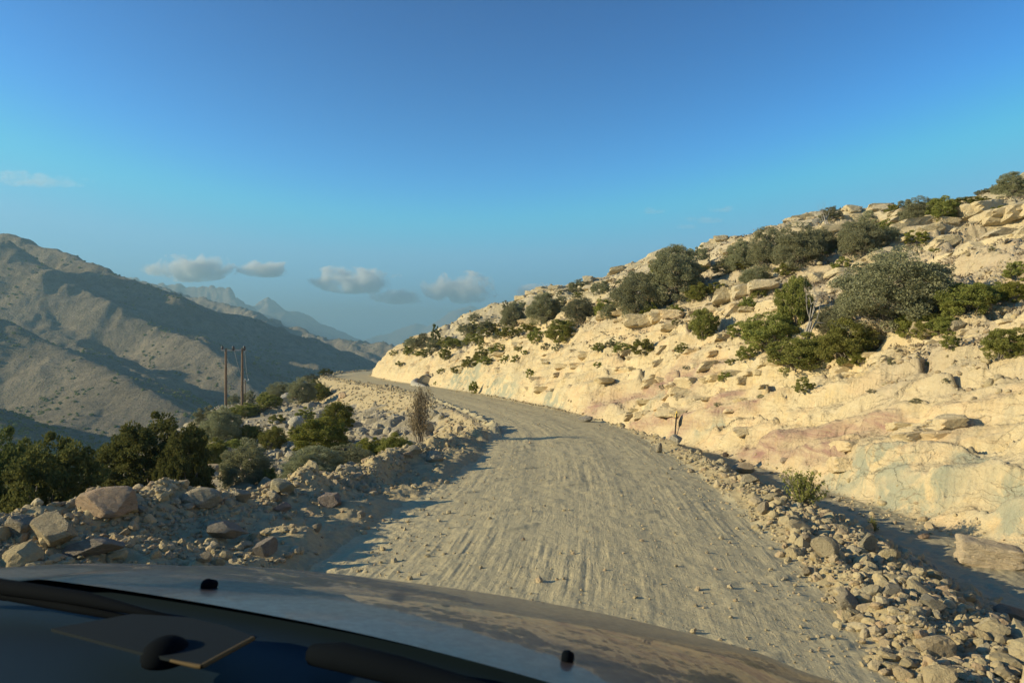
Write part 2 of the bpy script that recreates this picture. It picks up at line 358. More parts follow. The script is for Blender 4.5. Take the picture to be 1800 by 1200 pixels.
M = {}
M['road'] = mat_dirt("road_dirt", (.50, .425, .25), (.54, .465, .28), (.42, .355, .21), True)
M['ground'] = mat_dirt("shoulder_dirt", (.42, .345, .195), (.47, .385, .22), (.34, .27, .15))
M['ditch'] = mat_dirt("ditch_gravel", (.38, .335, .215), (.40, .35, .225), (.34, .295, .19))
M['embankment'] = mat_dirt("fill_slope", (.44, .36, .21), (.49, .40, .235), (.36, .29, .17))

def mat_hill(loose=0.):
    n = NT("limestone_ledge" if loose else "limestone"); P = n.pos()
    lay = n.mapv(P, (.35, .10, 1.), (R(6), R(-6), 0))
    b1 = n.noise(lay, 1.6, 6, .6, .5); b2 = n.noise(P, .5, 5, .6); fine = n.noise(P, 9, 7, .68)
    nz_ = n.n("TexNoise"); n.l(P, nz_.inputs["Vector"]); nz_.inputs["Scale"].default_value = 1.6; nz_.inputs["Detail"].default_value = 5
    va = n.n("VectorMath"); va.operation = 'MULTIPLY_ADD'; n.l(nz_.outputs["Color"], va.inputs[0]); va.inputs[1].default_value = (.9, .9, .5); n.l(P, va.inputs[2]); PW = va.outputs[0]
    # upper weathered beds
    up = n.ramp(b1, [(.25, (.38, .325, .215)), (.5, (.50, .43, .28)), (.75, (.60, .52, .34))])
    up = n.mix(n.rng(b2, .45, .62, 0, .75), up, (.44, .40, .31))
    # fresh cut: cream, ochre, pale pink
    c1 = n.noise(P, 1.1, 6, .65, 1.2); c2 = n.noise(n.mapv(P, (1, 1, 1), (0, 0, 0), (9, 4, 2)), .6, 5, .6, .8)
    cut = n.ramp(c1, [(.3, (.60, .455, .235)), (.48, (.60, .495, .30)), (.62, (.57, .47, .29)), (.75, (.50, .45, .31))])
    cut = n.mix(n.rng(c2, .52, .66, 0, .7), cut, (.66, .48, .27))
    st = n.noise(n.mapv(P, (.25, .45, 3.2), (R(11), R(-3), 0)), 1.6, 6, .7, .9)
    cut = n.mix(n.rng(st, .52, .66, 0, .6), cut, (.50, .375, .215)); cut = n.mix(n.rng(st, .34, .44, .35, 0), cut, (.74, .64, .44))
    col = n.mix(n.attr("m_cut"), up, cut) if not loose else n.mix(n.rng(n.noise(P, .8, 3), .35, .65, max(loose - .25, 0), min(loose + .25, 1)), up, cut)
    col = n.mix(n.math('MULTIPLY', n.attr("m_scree"), n.rng(n.noise(P, 3, 6, .7), .35, .65, .3, .9)), col, (.47, .37, .24))
    veins = n.rng(n.noise(n.mapv(P, (.6, .3, 1.6), (R(10), R(-8), 0)), 2.2, 6, .7, 1.), .40, .62, 0, 1)
    col = n.mix(n.math('MULTIPLY', n.attr("m_pink"), n.math('ADD', n.math('MULTIPLY', veins, .75), .3)), col, (.30, .175, .145))
    gp = n.rng(n.noise(P, 1.4, 6, .65, .8), .42, .54, .0, 1)
    col = n.mix(n.math('MULTIPLY', n.attr("m_green"), gp), col, (.345, .345, .25))
    col = n.mix(n.rng(fine, .5, .8, 0, .45), col, (.28, .235, .16))
    jn = n.voro(n.mapv(PW, (.55, .55, 2.4), (R(12), R(-7), 0)), 2.1, 'DISTANCE_TO_EDGE'); col = n.mix(n.math('MULTIPLY', n.rng(jn, .0, .03, 1, 0), n.rng(n.noise(P, 1.3, 4), .48, .6, 0, .75)), col, (.20, .16, .105))
    col = n.mix(n.rng(n.noise(P, 30, 4, .7), .55, .75, 0, .3), col, (.74, .66, .48))
    cr = n.voro(n.mapv(PW, (.8, .8, 2.2), (R(8), R(-7), 0)), 1.3, 'DISTANCE_TO_EDGE'); crk = n.rng(cr, .0, .02, 0, 1)
    crk = n.math('MAXIMUM', crk, n.rng(n.noise(P, .9, 3), .42, .5, 0, 1))
    cr2 = n.voro(n.mapv(PW, (1, 1, 2.), (R(20), R(-12), 0)), 4.5, 'DISTANCE_TO_EDGE'); crk2 = n.rng(cr2, 0, .05, 0, 1)
    nm = n.bump(crk, .6, .07); nm = n.bump(crk2, .3, .03, nm)
    bl = n.n("TexVoronoi"); bl.feature = 'F1'; n.l(n.mapv(P, (.5, .5, 2.6), (R(14), R(-8), 0)), bl.inputs["Vector"]); bl.inputs["Scale"].default_value = 5.
    sc_ = n.n("SeparateColor"); n.l(bl.outputs["Color"], sc_.inputs[0]); nm = n.bump(sc_.outputs[0], .55, .05, nm)
    nm = n.bump(n.noise(P, 3.5, 8, .68, .4), .7, .16, nm); nm = n.bump(n.noise(P, 24, 5, .7), .5, .025, nm)
    return n.pbr(col, .92, nm, .12)
M['hill'] = mat_hill(); M['ledge'] = mat_hill(.3); M['ledge_cut'] = mat_hill(.9)
def mat_nat():
    n = NT("rocky_slope"); P = n.pos()
    col = n.ramp(n.noise(P, .7, 6, .65), [(.3, (.30, .255, .165)), (.5, (.40, .345, .235)), (.7, (.48, .42, .30))])
    col = n.mix(n.rng(n.noise(P, 4, 6, .7), .45, .6, 0, .6), col, (.35, .31, .235))
    nm = n.bump(n.noise(P, 3, 8, .7), .8, .2); nm = n.bump(n.noise(P, 20, 4, .7), .5, .03, nm)
    return n.pbr(col, .95, nm, .1)
M['nat'] = mat_nat()
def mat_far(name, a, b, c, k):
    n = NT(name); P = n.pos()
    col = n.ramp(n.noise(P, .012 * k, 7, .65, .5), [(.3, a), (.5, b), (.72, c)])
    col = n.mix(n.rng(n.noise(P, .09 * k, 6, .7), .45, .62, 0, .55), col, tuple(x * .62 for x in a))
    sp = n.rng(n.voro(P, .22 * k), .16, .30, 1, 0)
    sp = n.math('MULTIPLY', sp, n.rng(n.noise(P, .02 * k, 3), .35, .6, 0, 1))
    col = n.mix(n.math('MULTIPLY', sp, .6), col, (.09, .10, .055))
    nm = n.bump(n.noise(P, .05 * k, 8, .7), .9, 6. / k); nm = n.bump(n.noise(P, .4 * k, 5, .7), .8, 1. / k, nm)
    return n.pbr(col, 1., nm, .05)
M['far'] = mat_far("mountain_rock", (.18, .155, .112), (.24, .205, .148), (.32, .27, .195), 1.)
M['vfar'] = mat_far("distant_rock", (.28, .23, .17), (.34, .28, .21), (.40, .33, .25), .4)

# ------------------------------------------------------------------ terrain mesh: one polar net, finer towards what is near, cut into named pieces
def mesh_from(name, co, tris=None, quads=None, mats=(), smooth=True, attrs=None, mat_idx=None):
    me = bpy.data.meshes.new(name); nv = len(co)
    me.vertices.add(nv); me.vertices.foreach_set("co", np.ascontiguousarray(co, np.float32).ravel())
    parts = []; tot = []
    if tris is not None and len(tris): parts.append(np.asarray(tris, np.int32).ravel()); tot.append(np.full(len(tris), 3, np.int32))
    if quads is not None and len(quads): parts.append(np.asarray(quads, np.int32).ravel()); tot.append(np.full(len(quads), 4, np.int32))
    li = np.concatenate(parts); tot = np.concatenate(tot); st = np.concatenate(([0], np.cumsum(tot)[:-1])).astype(np.int32)
    me.loops.add(len(li)); me.loops.foreach_set("vertex_index", li)
    me.polygons.add(len(tot)); me.polygons.foreach_set("loop_start", st); me.polygons.foreach_set("loop_total", tot)
    if mat_idx is not None: me.polygons.foreach_set("material_index", np.asarray(mat_idx, np.int32))
    me.update(calc_edges=True)
    me.polygons.foreach_set("use_smooth", np.full(len(tot), smooth, bool))
    for k, v in (attrs or {}).items():
        a = me.attributes.new(k, 'FLOAT', 'POINT'); a.data.foreach_set("value", np.ascontiguousarray(v, np.float32))
    for m in mats: me.materials.append(m)
    return me
def link(name, me, parent=None, loc=None, rot=None, scale=None):
    o = bpy.data.objects.new(name, me); COL.objects.link(o)
    if parent: o.parent = parent
    if loc is not None: o.location = loc
    if rot is not None: o.rotation_euler = rot
    if scale is not None: o.scale = scale if hasattr(scale, '__len__') else (scale,) * 3
    return o
def tag(o, label=None, cat=None, group=None, kind=None):
    if label: o["label"] = label
    if cat: o["category"] = cat
    if group: o["group"] = group
    if kind: o["kind"] = kind
    return o

DTH = .0015 if not QUICK else .004; DR = .0026 if not QUICK else .007
th = np.concatenate([np.arange(R(-38.5), R(38.5), DTH), np.linspace(R(38.5), R(321.5), 150)[:-1]])
rs = [.06]
while rs[-1] < 9900:
    r_ = rs[-1]; k = DR if r_ < 240 else DR * 1.7
    if r_ < 3.2: k = .02
    rs.append(r_ + max(r_ * k, .012))
rs = np.array(rs)
TH, RR = np.meshgrid(th, rs)                                  # rows = radius
GX = (RR * np.sin(TH)).astype(np.float32); GY = (RR * np.cos(TH)).astype(np.float32)
GX2 = GX
GZ, GI = terrain(GX, GY)

# painted strata: where the coloured beds of the cut lie
def band(XYZ, pts, w):
    P = np.array([tuple(p) for p in pts]); best = np.full(len(XYZ), 1e9)
    for a, b in zip(P[:-1], P[1:]):
        ab = b - a; L = (ab @ ab) + 1e-9; t = np.clip((XYZ - a) @ ab / L, 0, 1)
        best = np.minimum(best, np.linalg.norm(XYZ - a - t[:, None] * ab, axis=1))
    return np.exp(-(best / w) ** 2)
nr, nc = GX.shape
idx = np.arange(nr * nc).reshape(nr, nc)
q4 = np.stack([idx[:-1, :], np.roll(idx, -1, 1)[:-1, :], np.roll(idx, -1, 1)[1:, :], idx[1:, :]], -1).reshape(-1, 4)
CO = np.stack([GX.ravel(), GY.ravel(), GZ.ravel()], 1)
regf = GI['reg'].ravel()[q4[:, 0]]
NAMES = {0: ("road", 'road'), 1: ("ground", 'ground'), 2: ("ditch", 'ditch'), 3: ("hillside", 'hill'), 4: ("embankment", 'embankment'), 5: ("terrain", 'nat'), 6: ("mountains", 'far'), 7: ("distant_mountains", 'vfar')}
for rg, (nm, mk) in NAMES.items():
    f = q4[regf == rg]
    if not len(f): continue
    u, inv = np.unique(f, return_inverse=True); f2 = inv.reshape(-1, 4); co = CO[u]; at = {}
    if rg == 0: at = dict(rq=GI['q'].ravel()[u], rs=GI['S'].ravel()[u])
    if rg == 3:
        t = GI['t'].ravel()[u]; sb = GI['sb'].ravel()[u]
        nz = fbm(co[:, 0] / 3, co[:, 1] / 3, 3, 99)
        at['m_cut'] = ss(6.0, 3.2, t + 3 * nz)
        at['m_scree'] = ss(3, 6, t + 3 * nz) * ss(19, 11, t + 8 * nz) * ss(55, 30, co[:, 1])
        pink = 0
        for pts, w in (([(1035, 722), (1090, 708), (1150, 690), (1215, 668)], .55), ([(1110, 750), (1200, 728), (1300, 700)], .30), ([(1180, 765), (1260, 738), (1330, 722)], .22),
                       ([(1310, 792), (1345, 778), (1400, 768), (1480, 756), (1560, 750)], .38), ([(1330, 800), (1400, 790), (1470, 800), (1420, 812)], .35), ([(1180, 655), (1260, 650)], .5)):
            pink = np.maximum(pink, band(co, hits(pts), w) * .95)
        green = 0
        for pts, w in (([(1470, 850), (1520, 825), (1580, 810)], .55), ([(1560, 880), (1620, 900), (1640, 850)], .5), ([(1785, 870), (1795, 930)], .4), ([(1690, 805), (1720, 812)], .22), ([(1610, 820), (1650, 830)], .3),
                       ([(800, 662), (830, 668)], 1.6), ([(860, 680), (900, 690)], 1.0), ([(960, 700), (985, 716)], .5), ([(1140, 705), (1160, 700)], .3), ([(1230, 760), (1270, 750)], .25)):
            green = np.maximum(green, band(co, hits(pts), w))
        at['m_pink'] = np.clip(pink + 0 * t, 0, 1); at['m_green'] = np.clip(green * 1.2, 0, 1)
    me = mesh_from(nm, co, quads=f2, mats=[M[mk]], attrs=at)
    o = link(nm, me); tag(o, kind="structure")

# ------------------------------------------------------------------ shape helpers
def ground_z(x, y): 
    z, _ = terrain(np.array([x], float), np.array([y], float), False); return float(z[0])
def tube(pts, radii, sides=6, cap=True):
    pts = [Vector(p) for p in pts]; vs, fs = [], []
    for i, p in enumerate(pts):
        d = (pts[min(i + 1, len(pts) - 1)] - pts[max(i - 1, 0)]).normalized()
        a = d.cross(Vector((0, 0, 1)) if abs(d.z) < .9 else Vector((1, 0, 0))).normalized(); b = d.cross(a)
        for k in range(sides):
            t = 2 * math.pi * k / sides; vs.append(tuple(p + (a * math.cos(t) + b * math.sin(t)) * radii[i]))
    for i in range(len(pts) - 1):
        for k in range(sides):
            k2 = (k + 1) % sides; fs.append((i * sides + k, i * sides + k2, (i + 1) * sides + k2, (i + 1) * sides + k))
    return vs, fs
class Geo:
    def __init__(s): s.v = []; s.t = []; s.q = []; s.n = 0
    def add(s, v, tris=None, quads=None):
        v = np.asarray(v, np.float32).reshape(-1, 3); s.v.append(v)
        if tris is not None and len(tris): s.t.append(np.asarray(tris, np.int64) + s.n)
        if quads is not None and len(quads): s.q.append(np.asarray(quads, np.int64) + s.n)
        s.n += len(v)
    def tube(s, pts, radii, sides=6):
        v, f = tube(pts, radii, sides); s.add(v, quads=f)
        e = len(v); s.add([v[0], v[-1]])
    def box(s, c, size, rot=None):
        v = np.array([(x, y, z) for z in (-.5, .5) for (x, y) in ((-.5, -.5), (.5, -.5), (.5, .5), (-.5, .5))]) * np.array(size)
        if rot is not None: v = v @ np.array(Matrix.Rotation(rot[0], 3, 'X') @ Matrix.Rotation(rot[1], 3, 'Y') @ Matrix.Rotation(rot[2], 3, 'Z')).T if hasattr(rot, '__len__') else v @ np.array(Matrix.Rotation(rot, 3, 'Z')).T
        s.add(v + np.array(c), quads=[(3, 2, 1, 0), (4, 5, 6, 7), (0, 1, 5, 4), (1, 2, 6, 5), (2, 3, 7, 6), (3, 0, 4, 7)])
    def mesh(s, name, mats, smooth=True, bevel=0):
        me = mesh_from(name, np.concatenate(s.v), tris=np.concatenate(s.t) if s.t else None, quads=np.concatenate(s.q) if s.q else None, mats=mats, smooth=smooth)
        if bevel:
            bm = bmesh.new(); bm.from_mesh(me); bmesh.ops.bevel(bm, geom=list(bm.edges), offset=bevel, segments=2, affect='EDGES', profile=.6); bm.to_mesh(me); bm.free()
        return me

# ------------------------------------------------------------------ rocks
def ico(sub):
    bm = bmesh.new(); bmesh.ops.create_icosphere(bm, subdivisions=sub, radius=1); bm.verts.ensure_lookup_table()
    v = np.array([x.co[:] for x in bm.verts]); f = np.array([[x.index for x in q.verts] for q in bm.faces]); bm.free(); return v, f
ICO = {k: ico(k) for k in (1, 2, 3, 5)}
def rock_verts(sub, rng, planes=11, rough=.04, flat=.75):
    d, f = ICO[sub]; d = d / np.linalg.norm(d, axis=1)[:, None]
    n = rng.normal(size=(planes, 3)); n /= np.linalg.norm(n, axis=1)[:, None]; c = rng.uniform(.52, .95, planes)
    r = np.min(np.where(d @ n.T > .05, c / np.maximum(d @ n.T, .05), 9), axis=1); r = np.minimum(r, 1.15)
    if rough: r = r * (1 + rough * (fbm(d[:, 0] * 3 + d[:, 2] * 2 + rng.uniform(0, 50), d[:, 1] * 3 - d[:, 2] * 1.7, 4, 5)) * 2)
    v = d * r[:, None]; v *= np.array([1, rng.uniform(.65, .95), flat * rng.uniform(.7, 1.0)]); v /= np.abs(v[:, 0]).max()
    return v, f
def rmat(rng, n):
    a = rng.uniform(0, 2 * math.pi, n); b = rng.normal(0, .35, n); g = rng.normal(0, .35, n)
    ca, sa, cb, sb, cg, sg = np.cos(a), np.sin(a), np.cos(b), np.sin(b), np.cos(g), np.sin(g)
    Z = np.zeros(n); O = np.ones(n)
    A = np.stack([ca, -sa, Z, sa, ca, Z, Z, Z, O], -1).reshape(n, 3, 3); B = np.stack([cb, Z, sb, Z, O, Z, -sb, Z, cb], -1).reshape(n, 3, 3)
    C = np.stack([O, Z, Z, Z, cg, -sg, Z, sg, cg], -1).reshape(n, 3, 3)
    return A @ B @ C
def mat_rock(name, per_object, tones, bump=.6):
    n = NT(name); P = n.obj() if per_object else n.pos()
    rnd = n.n("ObjectInfo").outputs["Random"] if per_object else n.attr("rnd")
    col = n.ramp(rnd, [(i / (len(tones) - 1), c) for i, c in enumerate(tones)])
    sc = 1.4 if per_object else 5
    col = n.mix(n.rng(n.noise(P, sc * 1.5, 6, .7), .35, .7, 0, .55), col, tuple(x * .72 for x in tones[len(tones) // 2]))
    col = n.mix(n.rng(n.noise(P, sc * 6, 4, .7), .55, .75, 0, .45), col, (.62, .56, .42))
    nm = n.bump(n.noise(P, sc * 2.5, 7, .7), bump, .25 if per_object else .08)
    return n.pbr(col, .93, nm, .12)
TAN = [(.42, .34, .19), (.48, .40, .23), (.36, .31, .19), (.50, .42, .25), (.43, .33, .20), (.44, .39, .26), (.42, .30, .18), (.52, .46, .30)]
M['rock'] = mat_rock("broken_stone", True, TAN); M['rubble'] = mat_rock("rubble_stone", False, TAN)
M['grey_rock'] = mat_rock("grey_stone", False, [(.37, .32, .22), (.44, .39, .275), (.33, .285, .20), (.48, .43, .31)])
ROCKV = [rock_verts(2, RNG, int(RNG.integers(7, 11)), .03, .8) for _ in range(10)]
ROCKL = [rock_verts(1, RNG, 9, 0, .8) for _ in range(6)]
ROCKH = [link_me for link_me in []]
for k in range(10):
    v, f = rock_verts(3, RNG, int(RNG.integers(8, 14)), .035, .8)
    ROCKH.append(mesh_from("rock", v, tris=f, mats=[M['rock']], smooth=False))
def merge_rocks(name, P, S, mat, bank=ROCKV, flatz=1., seed=0, sink=.25):
    rng = np.random.default_rng(seed + 100); n = len(P); V = []; F = []; C = []; off = 0
    which = rng.integers(0, len(bank), n); Rm = rmat(rng, n); rnd = rng.uniform(0, 1, n)
    for b in range(len(bank)):
        m = np.nonzero(which == b)[0]
        if not len(m): continue
        v, f = bank[b]; w = np.einsum('nij,vj->nvi', Rm[m], v) * S[m][:, None, None] * .5
        w[:, :, 2] *= flatz; w = w + P[m][:, None, :] + np.array([0, 0, 1]) * (S[m] * .5 * (.45 - sink))[:, None, None]
        V.append(w.reshape(-1, 3)); k = np.arange(len(m))[:, None, None] * len(v)
        F.append((f[None] + k + off).reshape(-1, 3)); C.append(np.repeat(rnd[m], len(v))); off += len(m) * len(v)
    me = mesh_from(name, np.concatenate(V), tris=np.concatenate(F), mats=[mat], smooth=False, attrs=dict(rnd=np.concatenate(C)))
    return link(name, me)
# candidates spread evenly over the view, kept by where they fall
NC = 210000
cth = RNG.uniform(R(-44), R(44), NC); cr_ = np.exp(RNG.uniform(math.log(3.4), math.log(135), NC))
cx, cy = cr_ * np.sin(cth), cr_ * np.cos(cth); czz, ci = terrain(cx, cy, False)
creg, cq, ct, cE = ci['reg'], ci['q'], ci['t'], ci['sE']; u = RNG.uniform(0, 1, NC)
clump = .5 + fbm(cx * .7, cy * .7, 3, 300)
size = np.exp(RNG.normal(math.log(.055), .60, NC)); keep = np.zeros(NC, bool); zone = np.zeros(NC, int)
cw = np.where(cy < 31, np.clip(cq - HW - ct - 1.25, .45, 2.3), .8)
rb = (cq > HW - .15) & (ct < .1) & (cq < HW + cw + .25) & (cE > 0)
prob = ss(-.15, .55, cq - HW) * ss(cw + .25, cw - .1, cq - HW); keep |= rb & (u < .78 * (.6 + .7 * clump) * prob * (1 - .35 * (cr_ > 30))); zone[rb] = 1; size[rb] *= .88
lb = (cq < -HW + .3) & (cE > -.6)
prob = .22 + .62 * ss(1.5, .2, np.abs(cE - .3)) + .35 * np.clip(clump - .4, 0, 1); keep |= lb & (u < prob * ss(-.1, 1.5, -cq - HW - .7 * ss(18, 9, cy) + .9 * (clump - .5))); zone[lb] = 2; size[lb] *= .82
em = (creg == 4) & (cE <= -.6); keep |= em & (u < .34 * (.3 + clump)); zone[em] = 3; size[em] *= 1.9
nt = creg == 5; keep |= nt & (u < .16); zone[nt] = 4; size[nt] *= 3.4
hl = (creg == 3) & (ct > 2.6); keep |= hl & (u < .26 * (.1 + 1.1 * clump) * (.4 + .6 * ss(22, 8, ct))); zone[hl] = 5; size[hl] *= 1.7
dt = (creg == 2) | ((creg == 3) & (ct < 2.6)); keep &= ~dt; keep |= dt & (ct < .35) & (ct > -.8) & (u < .12); zone[dt] = 6; size[dt] *= .8
size = np.maximum(size, .0029 * cr_ * RNG.uniform(.7, 1.5, NC)); size = np.clip(size, .02, np.select([zone == 1, zone == 2, zone == 3, zone == 4], [.30, .30, .6, 1.2], .6))
keep &= cr_ > 3.6
cx, cy, czz, cr_, size, zone, cq = (a[keep] for a in (cx, cy, czz, cr_, size, zone, cq)); CP = np.stack([cx, cy, czz], 1)
proj = size / cy; inframe = (np.abs(cx / cy) < .68)
print("rocks", len(CP), [int((zone == k).sum()) for k in range(7)])
# hero stones, each at its own place: px, foot y, width px, height px, look
HERO = [
 (178, 918, 118, 58, 'wedge', (.56, .42, .29), "large sloping orange-tan boulder at the edge of the drop left of the bonnet"),
 (84, 968, 92, 62, 'block', (.58, .49, .32), "large bright-faced boulder beside the bonnet, in front of the orange wedge boulder"),
 (28, 948, 62, 40, 'block', (.46, .40, .29), "grey-tan boulder at the frame edge behind the bright-faced boulder"),
 (150, 985, 100, 34, 'flat', (.38, .34, .28), "low smooth grey rock just above the bonnet rim below the wedge boulder"),
 (344, 898, 76, 36, 'block', (.54, .47, .33), "rounded cream boulder sitting on the rubble crest in front of the juniper"),
 (421, 884, 32, 22, 'block', (.52, .46, .33), "small cube-like tan rock on the crest right of the rounded cream boulder"),
 (488, 876, 50, 34, 'wedge', (.53, .48, .32), "pointed greenish-cream boulder at the crest below the grey bushes"),
 (478, 886, 26, 18, 'block', (.45, .41, .31), "small grey-tan rock in front of the pointed greenish-cream boulder"),
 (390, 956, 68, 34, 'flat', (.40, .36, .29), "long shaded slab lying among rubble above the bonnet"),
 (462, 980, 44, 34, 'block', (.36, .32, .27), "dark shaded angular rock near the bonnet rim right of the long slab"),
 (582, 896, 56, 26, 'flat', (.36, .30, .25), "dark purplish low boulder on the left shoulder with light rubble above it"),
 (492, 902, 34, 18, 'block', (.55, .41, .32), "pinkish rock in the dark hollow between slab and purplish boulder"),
 (634, 912, 16, 14, 'block', (.58, .52, .40), "single pale egg-sized rock sunlit at the edge of the left tyre tracks"),
 (556, 934, 18, 15, 'block', (.55, .47, .34), "small sunlit tan rock in the shadowed rubble left of the road"),
 (355, 990, 28, 18, 'block', (.50, .42, .29), "small tan rock peeping over the bonnet rim below the long slab"),
 (240, 905, 34, 14, 'flat', (.46, .43, .31), "flat greenish slab on the crest between wedge and cream boulders"),
 (712, 808, 30, 14, 'flat', (.58, .46, .30), "flat orange slab on the left crest near the olive bush"),
 (724, 800, 34, 17, 'block', (.56, .49, .34), "cream boulder on the left crest below the thin upright tree"),
 (762, 812, 32, 20, 'block', (.50, .45, .33), "greenish-tan boulder on the left crest right of the thin upright tree"),
 (1456, 986, 50, 40, 'block', (.50, .43, .29), "largest squarish boulder in the right-hand rubble bank"),
 (1528, 976, 34, 36, 'wedge', (.48, .43, .30), "upright slanted slab in the rubble bank right of the squarish boulder"),
 (1418, 962, 24, 22, 'block', (.52, .43, .30), "small tan cube-like rock left of the squarish boulder"),
 (1422, 1014, 24, 18, 'block', (.52, .44, .30), "small sunlit rock at the road side of the right-hand rubble bank"),
 (1496, 1078, 46, 34, 'block', (.51, .44, .31), "rounded double rock low in the right-hand rubble bank"),
 (1642, 1080, 52, 34, 'flat', (.50, .45, .33), "long pale slab near the outer crest of the right-hand bank"),
 (1572, 1052, 44, 20, 'flat', (.51, .45, .32), "flat tan slab in the middle of the right-hand bank"),
 (1306, 834, 46, 22, 'flat', (.56, .45, .30), "oval peach-coloured boulder on the bank below the striped rock face"),
 (1320, 852, 34, 16, 'flat', (.50, .44, .31), "flat tan rock just in front of the oval peach boulder"),
 (1190, 784, 26, 20, 'wedge', (.55, .50, .38), "pale squared rock at the foot of the marker post"),
 (1158, 796, 14, 18, 'wedge', (.50, .44, .32), "small pointed stone on the road side of the marker post"),
 (1345, 906, 24, 24, 'wedge', (.50, .43, .31), "upright tan rock on the bank nearer than the roadside bush"),
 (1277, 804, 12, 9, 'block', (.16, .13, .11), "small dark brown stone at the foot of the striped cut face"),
 (1378, 822, 14, 14, 'wedge', (.58, .47, .34), "small pointed pale stone at the foot of the purple strata"),
 (1454, 876, 16, 9, 'flat', (.60, .52, .36), "small cream stone lying in the gravel ditch by the roadside bush"),
 (1752, 1000, 112, 44, 'beam', (.72, .59, .40), "long squared cream block lying in the ditch against the cut face"),
 (1778, 1092, 60, 30, 'flat', (.40, .31, .22), "brown flat rock at the outer edge of the right-hand bank near the frame edge"),
 (1626, 948, 20, 9, 'block', (.50, .36, .24), "small reddish stone at the foot of the cut with a dark hollow beside it"),
 (1030, 742, 26, 11, 'block', (.36, .33, .27), "grey rock beside the road below the purple band of the cut"),
 (600, 702, 18, 13, 'block', (.52, .38, .24), "orange block lodged in the fill slope below the far bend"),
 (518, 755, 30, 24, 'wedge', (.55, .51, .40), "bright pale boulder on the rocky slope left of the big olive bush"),
 (500, 712, 18, 22, 'wedge', (.50, .46, .38), "upright pale rock on the slope among the dark bushes"),
 (478, 718, 10, 14, 'block', (.50, .46, .38), "narrow upright stone on the slope right of the power poles"),
 (1140, 570, 22, 24, 'wedge', (.54, .47, .33), "pointed standing rock on the hillside beside the grey-green bush"),
 (1565, 456, 34, 22, 'block', (.54, .46, .32), "rounded square block on the ledge above the big thorn bush"),
 (1620, 600, 40, 34, 'wedge', (.54, .46, .31), "slanted cream boulder on the hillside below the big thorn bush"),
 (1690, 585, 40, 18, 'flat', (.52, .45, .31), "flat cream rock on the hillside right of the slanted boulder"),
]
def hero_mesh(i, look, col):
    rng = np.random.default_rng(900 + i)
    n = NT("stone_tone"); P = n.obj()
    c = n.mix(n.rng(n.noise(P, 2.2, 6, .7), .38, .66, 0, .8), tuple(col), tuple(x * .76 for x in col))
    c = n.mix(n.rng(n.noise(n.mapv(P, (1, 1, 3)), 3, 5, .7), .55, .7, 0, .5), c, (min(col[0] * 1.1, 1), col[1] * .92, col[2] * .8))
    c = n.mix(n.rng(n.noise(P, 14, 4, .7), .55, .75, 0, .4), c, (.66, .60, .46))
    nm = n.bump(n.noise(P, 3.5, 8, .7), .8, .18); n.pbr(c, .93, n.bump(n.noise(P, 16, 4, .7), .5, .04, nm), .12)
    if look == 'beam':
        d, f = ICO[5]; d = d / np.linalg.norm(d, axis=1)[:, None]; p = 9.
        r = (np.abs(d[:, 0]) ** p + np.abs(d[:, 1]) ** p + np.abs(d[:, 2]) ** p) ** (-1 / p); v = d * r[:, None]
        v *= (1 + .16 * fbm(v[:, 0] * 2.2 + v[:, 2], v[:, 1] * 2 - v[:, 2] * 2, 5, 9))[:, None]; v[:, 2] *= 1 - .15 * v[:, 0]
    else:
        planes = {'block': 9, 'wedge': 8, 'flat': 12}[look]; v, f = rock_verts(5, rng, planes, .03, 1)
        if look == 'wedge':
            v[:, 2] = v[:, 2] * (1 + .35 * v[:, 0])
    v = v / np.abs(v).max(axis=0); me = mesh_from("boulder", v, tris=f, mats=[n.m], smooth=True); me.set_sharp_from_angle(angle=R(32)); return me
HP = []
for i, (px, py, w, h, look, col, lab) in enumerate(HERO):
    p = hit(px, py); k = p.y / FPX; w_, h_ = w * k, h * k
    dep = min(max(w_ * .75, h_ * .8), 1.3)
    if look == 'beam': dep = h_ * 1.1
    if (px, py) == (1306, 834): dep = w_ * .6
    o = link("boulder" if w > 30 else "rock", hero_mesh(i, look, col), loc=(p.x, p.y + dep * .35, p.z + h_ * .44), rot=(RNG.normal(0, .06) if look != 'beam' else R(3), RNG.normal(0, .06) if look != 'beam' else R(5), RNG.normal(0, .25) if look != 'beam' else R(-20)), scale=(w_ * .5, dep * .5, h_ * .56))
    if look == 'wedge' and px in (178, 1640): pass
    tag(o, lab, "boulder" if w > 30 else "rock", "hand-sized to knee-high stones one can tell apart"); HP.append((px, py, w, lab))
